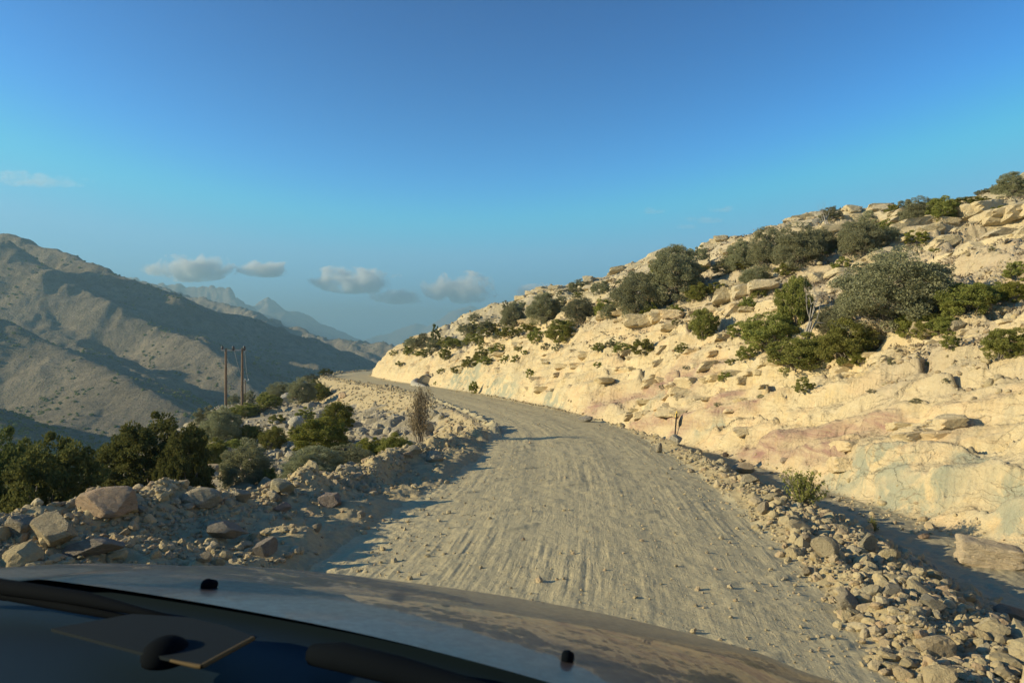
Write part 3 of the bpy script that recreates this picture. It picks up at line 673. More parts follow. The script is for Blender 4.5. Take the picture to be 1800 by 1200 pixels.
# the 240 stones that show largest are things of their own, the rest is rubble
order = np.argsort(-np.where(inframe, proj, 0))[:240]; solo = np.zeros(len(CP), bool); solo[order] = True
ZN = {1: ("broken stones of the rubble bank right of the road", "in the right-hand rubble bank"), 2: ("broken stones of the left shoulder", "on the left shoulder"), 3: ("stones on the fill slope", "on the fill slope below the road"),
      4: ("loose rocks on the natural slope", "on the natural slope left of the road"), 5: ("loose rocks on the hillside", "on the hillside"), 6: ("stones in the ditch", "in the ditch")}
LM = [(px, py, l) for px, py, w, l in HP if w >= 24]
short = lambda l: " ".join(l.replace(",", "").split()[:4])
LMS = [(178, 890, "orange wedge boulder"), (84, 940, "bright-faced boulder"), (344, 880, "rounded cream boulder"), (488, 860, "pointed cream boulder"), (390, 940, "long shaded slab"), (582, 885, "dark purplish boulder"),
       (720, 800, "thin upright tree"), (1456, 965, "squarish bank boulder"), (1528, 955, "slanted bank slab"), (1496, 1065, "rounded double rock"), (1642, 1065, "long pale bank slab"), (1306, 822, "oval peach boulder"),
       (1190, 775, "marker post"), (1415, 850, "roadside bush"), (1752, 985, "squared ditch block"), (1778, 1080, "brown flat rock"), (1590, 520, "big thorn bush"), (1420, 560, "dead grey tree"), (1140, 560, "standing pointed rock"),
       (1240, 590, "round olive shrub"), (740, 668, "culvert mouth"), (410, 690, "power poles"), (518, 740, "bright slope boulder"), (1690, 800, "cream cut face"), (850, 745, "inner road bend"), (1000, 620, "brown ledge"), (60, 985, "bonnet's near left corner"), (250, 960, "flat greenish slab"), (462, 965, "dark angular rock"), (556, 926, "sunlit shoulder rock"), (660, 880, "left tyre tracks"), (1700, 1150, "bank's nearest end"), (1590, 1150, "right tyre tracks"), (1790, 1160, "frame-edge rubble"), (1400, 940, "small cube-like rock"), (1560, 1040, "flat bank slab")]
info = []
for j in order:
    px = 900 + CP[j, 0] / CP[j, 1] * FPX; py = 600 - CP[j, 2] / CP[j, 1] * FPX; dd = [math.hypot(px - a, 1.6 * (py - b)) for a, b, _ in LMS]; k = int(np.argmin(dd))
    a, b, nm = LMS[k]; side = ("right of" if px > a else "left of") if abs(px - a) > 1.1 * abs(py - b) else ("nearer than" if py > b else "beyond")
    info.append((nm, side, dd[k], int(j)))
cnt = {}; ORD = ["nearest", "second", "third", "fourth", "fifth", "sixth", "seventh", "eighth", "ninth", "tenth", "eleventh", "twelfth", "thirteenth", "fourteenth", "fifteenth", "sixteenth", "seventeenth", "eighteenth", "nineteenth", "twentieth"] + ["twenty-" + w_ for w_ in ("first", "second", "third", "fourth", "fifth", "sixth", "seventh", "eighth", "ninth")]
shapes = ["angular", "chunky", "blocky", "wedge-like", "rough", "squat", "jagged", "chipped", "blunt", "faceted"]
rrot = rmat(RNG, len(order))
for nm, side, d, j in sorted(info):
    k = cnt.get((nm, side), 0); cnt[(nm, side)] = k + 1; b = j % 10; s = size[j]
    o = link("rock", ROCKH[b], loc=(cx[j], cy[j], czz[j] + s * .10), rot=(RNG.normal(0, .4), RNG.normal(0, .35), RNG.uniform(0, 6.28)), scale=(s * .5, s * .5 * RNG.uniform(.8, 1.1), s * .5 * RNG.uniform(.7, 1)))
    px_w = s / cy[j] * FPX; sz = "big" if px_w > 26 else ("mid-sized" if px_w > 17 else "small")
    if k < 29: lab = f"{sz} {shapes[b]} tan stone, {ORD[k]} one {side} the {nm}"
    else: lab = f"{sz} {shapes[b]} tan stone well {side} the {nm}"
    tag(o, lab, "rock", ZN.get(int(zone[j]), ZN[2])[0])
for zs, nm, mt in (((1, 2, 3, 6), "rubble", M['rubble']), ((4,), "slope_rubble", M['grey_rock']), ((5,), "hillside_rubble", M['rubble'])):
    m = np.isin(zone, zs) & ~solo
    tag(merge_rocks(nm, CP[m], size[m], mt, seed=zs[0]), kind="stuff")
# bedded blocks that stand out of the hill: angular, long side along the contour, lying in rows on the beds
def block_verts(rng):
    d, f = ICO[3]; d = d / np.linalg.norm(d, axis=1)[:, None]; N = []; C = []
    for a in range(3):
        for sg in (-1, 1):
            n_ = np.zeros(3); n_[a] = sg; n_ += rng.normal(0, .13, 3); N.append(n_ / np.linalg.norm(n_)); C.append(rng.uniform(.50, .62))
    for _ in range(4): n_ = rng.normal(size=3); N.append(n_ / np.linalg.norm(n_)); C.append(rng.uniform(.66, .82))
    q = d @ np.array(N).T; r = np.min(np.where(q > .04, np.array(C) / np.maximum(q, .04), 9), axis=1)
    r *= 1 + .03 * fbm(d[:, 0] * 4 + rng.uniform(0, 9), d[:, 1] * 4 + d[:, 2] * 3, 3, 3); v = d * r[:, None]; return v / np.abs(v).max(), f
BLK = [block_verts(RNG) for _ in range(12)]
NB = 60000; bth = RNG.uniform(R(-14), R(46), NB); br = np.exp(RNG.uniform(math.log(9), math.log(125), NB)); bx, by = br * np.sin(bth), br * np.cos(bth); bz, bi = terrain(bx, by, False)
bt, bs = bi['t'], bi['sb']; pb = (bz + .19 * by - .05 * bx + .8 * fbm(bx / 8, by / 8, 3, 74)); u = RNG.uniform(0, 1, NB)
fr = pb / 1.25 - np.floor(pb / 1.25); zone_m = fbm(bx / 7, by / 7, 3, 410)
up_ = (bi['reg'] == 3) & (bt > 4.5) & (fr < .30) & (zone_m > -.22 + .25 * ss(12, 6, bt)) & (u < .42)
cu_ = (bi['reg'] == 3) & (bt > .5) & (bt < 6) & (fbm(bx / 2.5, by / 2.5, 2, 411) > .0) & (u < .075)
VV = ([], []); FF = ([], [])
for i in np.nonzero(up_ | cu_)[0]:
    v, f = BLK[i % 12]; cut_ = bool(cu_[i]) and not up_[i]
    L = (RNG.uniform(.35, 1.0) if cut_ else float(np.clip(np.exp(RNG.normal(-.25, .45)), .35, 1.55))) * (1 + .004 * br[i]); H_ = L * RNG.uniform(.18, .36); Wd = L * RNG.uniform(.5, .9)
    az = -math.atan2(.32, 1.) * ss(20, 60, by[i]) + RNG.normal(0, .22); tilt = -.17 + RNG.normal(0, .06)
    # local axes: length along the run of the hill (mostly +y), depth into the hill (+x), slightly dipping away
    M_ = np.array(Matrix.Rotation(az + math.pi / 2, 3, 'Z') @ Matrix.Rotation(-tilt, 3, 'Y') @ Matrix.Rotation(RNG.normal(.0, .10), 3, 'X'))
    w = (v * np.array([L * .62, Wd * .62, H_ * .7])) @ M_.T + np.array([bx[i] + (.10 if not cut_ else .16) * Wd, by[i], bz[i] + H_ * (.0 if not cut_ else -.24)])
    K_ = 1 if cut_ or bt[i] < 6 else 0; VV[K_].append(w); FF[K_].append(f + len(v) * (len(VV[K_]) - 1))
print('blocks', len(VV[0]), len(VV[1]))
for nm_, K_, mk_ in (("rock_ledges", 0, 'ledge'), ("cut_face_slabs", 1, 'ledge_cut')):
    tag(link(nm_, mesh_from(nm_, np.concatenate(VV[K_]), tris=np.concatenate(FF[K_]), mats=[M[mk_]], smooth=False)), kind="stuff")
# pebbles on the road
NP_ = 16000; pth = RNG.uniform(R(-40), R(40), NP_); pr = np.exp(RNG.uniform(math.log(3.8), math.log(60), NP_)); px_, py_ = pr * np.sin(pth), pr * np.cos(pth)
pzz, pi_ = terrain(px_, py_, False); m = (np.abs(pi_['q']) < HW + .4) & (RNG.uniform(0, 1, NP_) < .25 + .7 * ss(1.2, 2.2, np.abs(pi_['q'])))
psz = np.clip(np.exp(RNG.normal(math.log(.022), .6, NP_)), .009, .10); psz = np.maximum(psz, .0018 * pr)
tag(merge_rocks("gravel", np.stack([px_, py_, pzz], 1)[m], psz[m], M['rubble'], bank=ROCKL, seed=9, sink=.15), kind="stuff")

# ------------------------------------------------------------------ plants
def mat_leaf(name, a, b, c, tr=.25):
    n = NT(name); P = n.obj(); rnd = n.n("ObjectInfo").outputs["Random"]
    col = n.ramp(n.noise(P, 6, 4, .6), [(.32, a), (.5, b), (.68, c)])
    h = n.n("HueSaturation"); n.l(n.rng(rnd, 0, 1, .485, .51), h.inputs["Hue"]); n.l(n.rng(rnd, 0, 1, .8, 1.2), h.inputs["Value"]); n.l(col, h.inputs["Color"])
    d = n.n("BsdfDiffuse"); n.l(h.outputs[0], d.inputs[0]); t = n.n("BsdfTranslucent"); n.l(h.outputs[0], t.inputs[0])
    mx = n.n("MixShader"); mx.inputs[0].default_value = tr; n.l(d.outputs[0], mx.inputs[1]); n.l(t.outputs[0], mx.inputs[2]); n.l(mx.outputs[0], n.out.inputs[0]); return n.m
LEAF = dict(thorn=mat_leaf("thorn_foliage", (.21, .22, .125), (.28, .285, .165), (.35, .35, .21), .3), olive=mat_leaf("olive_foliage", (.18, .20, .055), (.26, .27, .075), (.34, .34, .11), .35),
            juniper=mat_leaf("juniper_foliage", (.10, .12, .04), (.15, .165, .055), (.21, .215, .075), .3), dry=mat_leaf("dry_twigs", (.20, .16, .10), (.26, .21, .14), (.32, .27, .18), .2), bright=mat_leaf("fresh_foliage", (.155, .165, .035), (.22, .23, .05), (.30, .295, .08), .3))
def mat_bark(name, c):
    n = NT(name); P = n.obj(); return n.pbr(n.mix(n.noise(P, 14, 5), c, tuple(x * .6 for x in c)), .95, n.bump(n.noise(n.mapv(P, (1, 1, .2)), 30, 5), .7, .02), .1)
M['bark'] = mat_bark("grey_bark", (.27, .24, .20)); M['deadwood'] = mat_bark("bleached_wood", (.42, .39, .35))
def leaves(C, size, rng, el=1.6, out=None):
    n = len(C); a = rng.normal(size=(n, 3)); 
    if out is not None: a = a * .6 + out
    a /= np.linalg.norm(a, axis=1)[:, None]; b = rng.normal(size=(n, 3)); b = np.cross(a, b); b /= np.linalg.norm(b, axis=1)[:, None]
    s = size * rng.uniform(.6, 1.4, n)[:, None]; A = a * s * el * .5; B = b * s * .5
    V = np.stack([C - A, C + B * .8, C + A, C - B * .8], 1).reshape(-1, 3); return V, np.arange(4 * n).reshape(n, 4)
def crown(rng, ncl, per, leaf, sig, shape='round', el=1.6, low=.12):
    """clump centres in the outer part of a lumpy crown one unit wide and high"""
    d = rng.normal(size=(ncl, 3)); d[:, 2] = np.abs(d[:, 2]) * .9 + (rng.uniform(-.95, .1, ncl)); d /= np.linalg.norm(d, axis=1)[:, None]
    az = np.arctan2(d[:, 1], d[:, 0]); lum = 1 + .22 * np.sin(az * 2 + rng.uniform(0, 6)) * d[:, 2] + .18 * np.sin(az * 3 + 7 * d[:, 2] + rng.uniform(0, 6)) + rng.normal(0, .08, ncl)
    rad = np.minimum(rng.uniform(.35, 1.0, ncl) ** .45 * np.clip(lum, .6, 1.16) * .86, .90 - .06 * np.abs(d[:, 2]))
    if shape == 'cone': taper = 1 - .55 * np.clip(d[:, 2], 0, 1)
    else: taper = 1
    C = np.stack([d[:, 0] * rad * .5 * taper, d[:, 1] * rad * .5 * taper, .36 + d[:, 2] * rad * .62 + .0], 1); C[:, 2] = np.maximum(C[:, 2], low * rng.uniform(.3, 1, ncl))
    cs = sig * rng.uniform(.6, 1.35, ncl); own = np.repeat(np.arange(ncl), per); off = rng.normal(size=(ncl * per, 3))
    off /= (np.linalg.norm(off, axis=1) ** .7)[:, None]
    L = C[own] + off * cs[own][:, None] * np.array([1, 1, .8]); V, Q = leaves(L, leaf, rng, el, off * .6 + np.array([0, 0, .3])); return C, V, Q
def stems(rng, C, n, r0, base=.05, sides=5, twist=.12, merge=.35):
    g = Geo(); pick = rng.choice(len(C), min(n, len(C)), replace=False)
    for i in pick:
        e = C[i]; b = np.array([rng.normal(0, base), rng.normal(0, base), -.03]); m1 = b * (1 - merge) + e * merge * np.array([.6, .6, 1]) + rng.normal(0, twist * .5, 3); m2 = b * .3 + e * .7 + rng.normal(0, twist * .5, 3)
        r = r0 * rng.uniform(.6, 1.2); g.tube([b, m1, m2, e], [r, r * .7, r * .42, r * .15], sides)
    return g
def fractal(rng, g, p, d, L, r, depth, sides=6, spread=.6, up=.15):
    q = p; pts = [p]; rr = [r]; k = 4
    for i in range(k):
        d = (d + Vector(rng.normal(0, .16, 3)) + Vector((0, 0, up * .3))).normalized(); q = q + d * L / k; pts.append(q); rr.append(r * (1 - .45 * (i + 1) / k))
    g.tube(pts, rr, sides)
    if depth <= 0: return
    for j in range(rng.integers(2, 4)):
        nd = (d + Vector(rng.normal(0, spread, 3)) + Vector((0, 0, up))).normalized(); s = pts[-1] if j < 2 else pts[rng.integers(2, 4)]
        fractal(rng, g, s, nd, L * rng.uniform(.55, .82), rr[-1] * rng.uniform(.6, .8), depth - 1, max(3, sides - 1), spread, up)
PLANT = {}
def variant(kind, lod, seed):
    key = (kind, lod, seed)
    if key in PLANT: return PLANT[key]
    rng = np.random.default_rng(5000 + seed * 31 + sum(ord(c) for c in kind) * 7 + lod * 3)
    nl = {0: (170, 130, 1.), 1: (64, 80, 1.75), 2: (28, 44, 3.0)}[lod]
    mt = {'thorn': 'thorn', 'olive': 'olive', 'juniper': 'juniper', 'bright': 'bright', 'wispy': 'olive', 'upright': 'dry', 'dry': 'dry'}.get(kind, 'thorn')
    bark = M['bark']
    if kind == 'dead':
        g = Geo(); rg = np.random.default_rng(seed + 40)
        for k in range(3): fractal(rg, g, Vector((rg.normal(0, .03), rg.normal(0, .03), -.02)), Vector((rg.normal(0, .12), rg.normal(0, .1), 1)), .34, .036 - .008 * k, 5, 6, .62, .16)
        PLANT[key] = (None, g.mesh("trunk", [M['deadwood']])); return PLANT[key]
    if kind == 'juniper': C, V, Q = crown(rng, int(nl[0] * 1.35), int(nl[1] * 1.3), .016 * nl[2], .046, 'round', 1.7, .1); st = stems(rng, C, 16, .02, .05)
    elif kind == 'thorn': C, V, Q = crown(rng, int(nl[0] * 1.7), int(nl[1] * 1.9), .0115 * nl[2], .056, 'round', 1.5, .03); st = stems(rng, C, 40 if lod == 0 else 12, .009, .07, 4)
    elif kind == 'upright':
        n_ = 100; C = np.stack([rng.normal(0, .17, n_) + .04, rng.normal(0, .16, n_), .60 + rng.uniform(-.25, .36, n_)], 1); own = np.repeat(np.arange(n_), 46); off = rng.normal(0, .060, (n_ * 46, 3)); V, Q = leaves(C[own] + off, .022, rng, 2.2, off * 3 + np.array([0, 0, .6])); st = stems(rng, C, 30, .022, .05, 5, .05, .62)
    elif kind == 'wispy':
        n_ = 90; a = rng.uniform(0, 6.28, n_); l = rng.uniform(.1, .5, n_); C = np.stack([np.cos(a) * l, np.sin(a) * l, rng.uniform(.35, 1, n_) * (1 - .5 * l)], 1); st = stems(rng, C, 80, .010, .05, 4, .04, .4)
        own = np.repeat(np.arange(n_), 26); tpar = rng.uniform(.35, 1.02, n_ * 26)[:, None]; L = C[own] * tpar + rng.normal(0, .022, (n_ * 26, 3)); V, Q = leaves(L, .030, rng, 2.4, np.array([0, 0, .7]))
    else: C, V, Q = crown(rng, nl[0], int(nl[1] * 1.3), .0165 * nl[2], .060, 'round', 2.2, .04); st = stems(rng, C, 30 if lod == 0 else 14, .010, .08, 4)
    cm = mesh_from("crown", V, quads=Q, mats=[LEAF[mt]], smooth=False); sm = st.mesh("stems", [bark])
    if lod > 0:                                             # small in the picture: one mesh, two materials
        nv = len(V); sv = np.concatenate(st.v); sq_ = np.concatenate(st.q) + nv
        me = mesh_from("shrub", np.concatenate([V, sv]), quads=np.concatenate([Q, sq_]), mats=[LEAF[mt], bark], smooth=False, mat_idx=np.concatenate([np.zeros(len(Q)), np.ones(len(sq_))]))
        PLANT[key] = me
    else: PLANT[key] = (cm, sm)
    return PLANT[key]
KN = dict(thorn=("thorn_bush", "bush", "grey-green"), olive=("olive_bush", "bush", "olive-green"), juniper=("juniper_tree", "tree", "dark green"), bright=("green_bush", "bush", "bright green"), wispy=("roadside_bush", "bush", "wispy"),
          dead=("dead_tree", "tree", "bare grey"), upright=("thin_tree", "tree", "thin grey-brown"), dry=("dry_bush", "bush", "dry brown"))
pc = [0]; SMALLS = []; HG = "bushes on the rocky hillside"; LG = "bushes on the slope below the road"
for k_ in range(46):
    fx = RNG.uniform(800, 1790); up_ = np.interp(fx, [660, 1000, 1400, 1800], [628, 540, 440, 370]); dn_ = np.interp(fx, [660, 1000, 1400, 1800], [650, 660, 680, 720]); t_ = RNG.uniform(0, 1) ** 1.3
    SMALLS.append((('thorn', 'olive')[k_ % 2], float(fx), float(up_ + (dn_ - up_) * t_), float(RNG.uniform(9, 22)), float(RNG.uniform(7, 15)), None, None, HG))
SGX, SGY = [700, 760, 850, 1000, 1100, 1220, 1300, 1400, 1500, 1600], [609, 597, 576, 528, 508, 480, 466, 442, 430, 405]
for k_ in range(36):
    fx = 705 + 880 * (k_ + RNG.uniform(0, 1)) / 36; w_ = RNG.uniform(16, 36)
    SMALLS.append(('thorn' if k_ % 3 else 'olive', float(fx), float(np.interp(fx, SGX, SGY) + RNG.uniform(2, 20)), float(w_), float(w_ * RNG.uniform(.5, .8)), None, None, "bushes on the skyline of the hill"))
def plant(kind, px, base, w, h, label=None, D=None, group=None, zone=None):
    """px, base: foot in the photograph; w, h: size there in pixels; D: distance where the foot is hidden"""
    pc[0] += 1; s = pc[0]
    if D is None: p = hit(px, base)
    else:
        x = (px - 900) / FPX * D; z = ground_z(x, D); p = Vector((x, D, z)); h = (600 - (base - h)) - z / D * FPX if h < 0 else h
        top = (600 - (base - h)) / FPX * D; h = max((top - z) / D * FPX, 6)
        if kind not in ('juniper', 'upright'): h = min(h, w * .95)
    k = p.y / FPX; bo = 1.; W, Hh = w * k * 1.16 * bo, h * k * 1.2 * bo; name, cat, adj = KN[kind]
    rz = RNG.uniform(0, 6.28); big = max(w, h) >= 44 or kind in ('dead', 'upright')
    dep = W * RNG.uniform(.8, 1.0)
    if big:
        cm, sm = variant(kind, 0, s % 3)
        r = link(name, None, loc=(p.x, p.y + .15 * W, p.z - .03), rot=(0, 0, rz), scale=(W, W, Hh))
        if cm: link("crown", cm, r)
        link("trunk" if cat == "tree" else "stems", sm, r)
    else:
        r = link(name, variant(kind, 1 if max(w, h) > 20 else 2, s % 4), loc=(p.x, p.y + .1 * W, p.z - .03), rot=(0, 0, rz), scale=(W, W, Hh))
    tag(r, label, cat, group); r["zone_"] = zone or ""; return r, px
HG = "bushes on the rocky hillside"; SG = "bushes on the skyline of the hill"; LG = "bushes on the slope below the road"
PL = [
 # hillside, large
 ('thorn', 1592, 585, 205, 135, "huge rounded grey-green thorn bush covering the ledge, largest on the hillside", None, HG),
 ('olive', 1640, 600, 55, 42, "small olive bush at the right foot of the huge thorn bush", None, HG),
 ('dead', 1418, 618, 95, 140, "bleached dead tree with bare forked trunk standing in olive bushes", None, HG),
 ('olive', 1360, 615, 95, 65, "spreading olive bush left of the dead tree trunk", None, HG),
 ('olive', 1400, 575, 60, 85, "tall narrow dark olive bush directly behind the dead tree", None, HG),
 ('olive', 1415, 655, 110, 62, "broad olive bush in front of the dead tree, lowest of that thicket", None, HG),
 ('olive', 1500, 640, 95, 75, "olive bush right of the dead tree with bright green foot", None, HG),
 ('thorn', 1470, 590, 60, 50, "greyish bush between dead tree and huge thorn bush", None, HG),
 ('bright', 1516, 642, 36, 26, "low bright green shrub under the olive bush right of the dead tree", None, HG),
 ('olive', 1605, 592, 46, 48, "upright olive bush in front of the huge thorn bush", None, HG),
 ('olive', 1705, 555, 90, 52, "wide olive bush right of the huge thorn bush", None, HG),
 ('olive', 1755, 530, 60, 30, "low olive bush right of the wide olive bush under the tall ledge", None, HG),
 ('bright', 1788, 530, 46, 34, "bright green bush at the frame edge under the tall ledge", None, HG),
 ('olive', 1790, 500, 40, 35, "olive bush with bare twigs above it at the frame edge", None, HG),
 ('olive', 1658, 590, 50, 34, "small yellowish bush among the rocks right of the slanted boulder", None, HG),
 ('olive', 1672, 622, 28, 32, "narrow olive shrub below the yellowish bush", None, HG),
 ('olive', 1780, 628, 75, 50, "olive bush low on the hillside near the frame edge", None, HG),
 ('bright', 1612, 434, 42, 26, "round bright shrub perched on the ledge above the huge thorn bush", None, HG),
 ('olive', 1765, 404, 42, 24, "low olive shrub growing on the top ledges", None, HG),
 ('olive', 1240, 596, 48, 50, "round olive shrub standing alone on the mid hillside", None, HG),
 ('olive', 1200, 620, 24, 16, "tiny round shrub below and left of the round olive shrub", None, HG),
 ('olive', 1130, 628, 42, 28, "low olive shrub with dark shadow beside the brown ledge", None, HG),
 ('olive', 1095, 626, 34, 18, "low grey-olive shrub left of the shadowed olive shrub", None, HG),
 ('olive', 1052, 628, 24, 16, "small shrub at the foot of the cracked brown ledge", None, HG),
 ('thorn', 1078, 608, 14, 14, "little grey shrub on the face of the brown ledge", None, HG),
 ('olive', 1312, 640, 34, 26, "shrub above the flat greenish block on the mid hillside", None, HG),
 ('olive', 1300, 592, 42, 26, "olive shrub on the slope left of the dead tree thicket", None, HG),
 ('olive', 1275, 672, 26, 18, "small shrub on the bare slope above the purple strata", None, HG),
 ('olive', 1415, 702, 34, 24, "isolated shrub on the lower bare slope below the thicket", None, HG),
 ('thorn', 1165, 684, 14, 8, None, None, HG), ('thorn', 1206, 664, 12, 7, None, None, HG), ('thorn', 1262, 714, 14, 8, None, None, HG), ('thorn', 1338, 706, 14, 8, None, None, HG), ('thorn', 1612, 712, 22, 8, None, None, HG), ('thorn', 1664, 686, 14, 10, None, None, HG), ('thorn', 1535, 690, 20, 8, None, None, HG),
 ('olive', 1336, 524, 28, 20, "small bush on the ledges right of the skyline thicket", None, HG),
 ('olive', 1316, 548, 30, 22, "small olive bush among fallen blocks on the mid hillside", None, HG),
 ('olive', 1262, 516, 34, 20, "dark olive bush under the long pale overhanging slab", None, HG),
 ('bright', 1140, 572, 32, 32, "bright green bush beside the standing pointed rock", None, HG),
 ('thorn', 1128, 556, 95, 72, "large dark grey-green bush left of the small hillside tree", None, HG),
 ('thorn', 1192, 538, 95, 88, "open-crowned small tree with visible trunk on the hillside", None, HG),
 ('thorn', 1226, 475, 40, 36, "rounded small tree on the skyline above the open-crowned tree", None, SG),
 ('olive', 1168, 508, 34, 24, None, None, HG), ('olive', 1230, 528, 44, 30, None, None, HG), ('olive', 1186, 556, 30, 20, None, None, HG),
 # skyline thicket
 ('thorn', 1306, 482, 50, 50, "leftmost dense bush of the skyline thicket", None, SG),
 ('thorn', 1352, 478, 60, 72, "tallest dark bush of the skyline thicket", None, SG),
 ('thorn', 1410, 474, 80, 75, "wide grey bush in the middle of the skyline thicket", None, SG),
 ('thorn', 1448, 462, 50, 50, "bush below the bare-topped skyline tree", None, SG),
 ('dead', 1462, 415, 50, 55, "bare-topped skyline tree with twisted branches", None, SG),
 ('thorn', 1462, 392, 36, 26, "small leafy crown on the skyline beside the bare branches", None, SG),
 ('thorn', 1520, 462, 68, 68, "grey bush with tangled stems right of the skyline thicket", None, SG),
 ('thorn', 1530, 408, 36, 34, "small dark bush on the skyline right of the bare-topped tree", None, SG),
 ('olive', 1556, 410, 38, 24, None, None, SG), ('olive', 1576, 400, 40, 24, None, None, SG), ('olive', 1482, 480, 34, 26, None, None, SG), ('olive', 1385, 490, 40, 24, None, None, SG), ('thorn', 1560, 430, 50, 30, None, None, SG), ('thorn', 1275, 490, 40, 30, None, None, SG), ('olive', 1284, 470, 36, 20, None, None, SG), ('thorn', 1330, 500, 50, 30, None, None, SG), ('thorn', 1495, 440, 40, 46, None, None, SG),
 ('thorn', 1625, 398, 66, 50, "large rounded grey bush on the skyline beside the green one", None, SG),
 ('olive', 1662, 394, 50, 42, "large olive bush on the skyline left of the dark ridge", None, SG),
 ('thorn', 1596, 396, 40, 30, None, None, SG), ('olive', 1700, 364, 40, 14, None, None, SG), ('bright', 1726, 362, 34, 18, None, None, SG),
 ('thorn', 1785, 350, 56, 40, "dark bush on the topmost skyline at the frame edge", None, SG), ('thorn', 1747, 330, 12, 12, "tiny lone tree on the dark ridge against the sky", None, SG), ('thorn', 1765, 345, 26, 18, None, None, SG), ('thorn', 1730, 342, 26, 10, None, None, SG),
 # lower skyline towards the bend
 ('olive', 1160, 490, 34, 26, None, None, SG), ('thorn', 1110, 498, 26, 18, None, None, SG), ('thorn', 1092, 502, 20, 12, None, None, SG), ('thorn', 1056, 520, 34, 22, "flat-topped bush on the skyline left of centre", None, SG), ('thorn', 1018, 516, 40, 22, "wind-swept bush on the skyline where the hill drops", None, SG),
 ('thorn', 985, 524, 16, 12, None, None, SG), ('thorn', 912, 546, 30, 16, "low dark bush on the skyline halfway to the bend", None, SG), ('thorn', 888, 550, 12, 20, None, None, SG), ('thorn', 834, 566, 26, 14, None, None, SG),
 ('thorn', 1070, 565, 30, 26, None, None, HG), ('thorn', 1020, 568, 56, 44, "grey bush with bare twigs midway down the hill", None, HG), ('thorn', 958, 576, 60, 50, "dense grey bush on the slope above the ochre cut", None, HG), ('thorn', 902, 580, 44, 44, "dark rounded bush above the far part of the cut", None, HG),
 ('olive', 990, 604, 56, 38, "broad olive bush at the top of the ochre cut", None, HG), ('olive', 1064, 556, 40, 30, None, None, HG), ('olive', 946, 608, 34, 26, None, None, HG), ('bright', 930, 588, 36, 20, None, None, HG), ('olive', 895, 600, 36, 20, None, None, HG), ('thorn', 856, 602, 36, 30, "grey bush on the far slope near the bend", None, HG), ('bright', 880, 596, 20, 18, None, None, HG),
 ('olive', 832, 588, 22, 20, None, None, HG), ('olive', 835, 608, 40, 20, None, None, HG), ('olive', 800, 612, 40, 14, None, None, HG), ('juniper', 765, 612, 17, 40, "small columnar dark tree standing at the bend of the hill", None, HG), ('thorn', 762, 622, 26, 24, None, None, HG),
 ('thorn', 742, 616, 34, 24, None, None, HG), ('thorn', 722, 612, 26, 20, None, None, HG), ('olive', 745, 628, 40, 14, None, None, HG), ('olive', 692, 628, 16, 10, None, None, HG), ('olive', 702, 646, 14, 9, None, None, HG), ('olive', 783, 634, 22, 26, None, None, HG), ('olive', 720, 630, 24, 12, None, None, HG),
 ('olive', 846, 632, 28, 20, None, None, HG), ('olive', 852, 642, 26, 14, None, None, HG), ('olive', 805, 656, 30, 12, None, None, HG), ('olive', 828, 648, 36, 20, None, None, HG), ('olive', 776, 658, 16, 10, None, None, HG), ('olive', 888, 640, 18, 16, None, None, HG), ('olive', 905, 638, 16, 14, None, None, HG), ('olive', 922, 632, 12, 10, None, None, HG), ('olive', 875, 626, 32, 18, None, None, HG),
 ('bright', 933, 664, 17, 17, "small bush growing out of the ochre rock face", None, HG), ('bright', 832, 692, 16, 22, "dark green bush at the foot of the cut beside the road", None, HG), ('thorn', 1062, 612, 10, 8, None, None, HG), ('olive', 765, 678, 8, 7, None, None, HG), ('thorn', 1100, 552, 18, 14, None, None, HG),
 # roadside
 ('wispy', 1416, 888, 74, 66, "wispy grey-green bush growing on the right-hand bank beside the ditch", None, "bushes beside the road"),
 ('wispy', 1536, 934, 20, 26, "tiny green shrub on the outer crest of the right-hand bank", None, "bushes beside the road"),
 ('upright', 738, 786, 46, 84, "thin upright tree with many grey stems on the left crest", 20.5, "bushes beside the road"),
 # left, below the road
 ('juniper', 262, 905, 175, 165, "largest dark juniper in the centre of the valley edge", 19.5, "junipers below the road"),
 ('juniper', 205, 905, 110, 130, "juniper with drooping crown left of the largest one", 20.5, "junipers below the road"),
 ('juniper', 318, 905, 95, 150, "right-hand part juniper beside the grey bushes", 18.5, "junipers below the road"),
 ('juniper', 70, 930, 190, 150, "wide dark juniper at the frame edge behind the bright-faced boulder", 15.5, "junipers below the road"),
 ('juniper', -20, 930, 150, 160, "juniper cut off by the frame edge", 16.5, "junipers below the road"),
 ('thorn', 35, 830, 90, 70, "grey bush behind the frame-edge juniper", 24, LG),
 ('thorn', 385, 790, 70, 70, "grey twiggy bush at the foot of the power poles", None, LG),
 ('olive', 425, 735, 50, 24, "olive scrub at the base of the two power poles", None, LG),
 ('olive', 405, 800, 46, 26, None, None, LG), ('olive', 432, 782, 56, 26, "low olive bush on the slope right of the grey twiggy bush", None, LG),
 ('olive', 370, 825, 50, 50, "olive bush right of the junipers", None, LG),
 ('thorn', 428, 850, 92, 78, "dark grey-green bush with bare stems right of the junipers", 22, LG),
 ('olive', 470, 842, 36, 62, "tall narrow olive shrub in front of the rocky slope", 22, LG),
 ('thorn', 545, 862, 105, 70, "big grey bush directly behind the left crest", 18.5, LG),
 ('thorn', 610, 845, 90, 60, "tangled grey bush with pale dead branch behind the crest", 20.5, LG),
 ('olive', 478, 790, 46, 36, "round olive bush midway on the rocky slope", None, LG),
 ('bright', 560, 800, 95, 60, "sprawling bright olive bush on the slope below the fill", None, LG),
 ('bright', 590, 760, 60, 48, "upper part bright bush nearest the fill slope", None, LG),
 ('bright', 650, 815, 56, 56, "bright olive bush left of the thin upright tree", 23, LG),
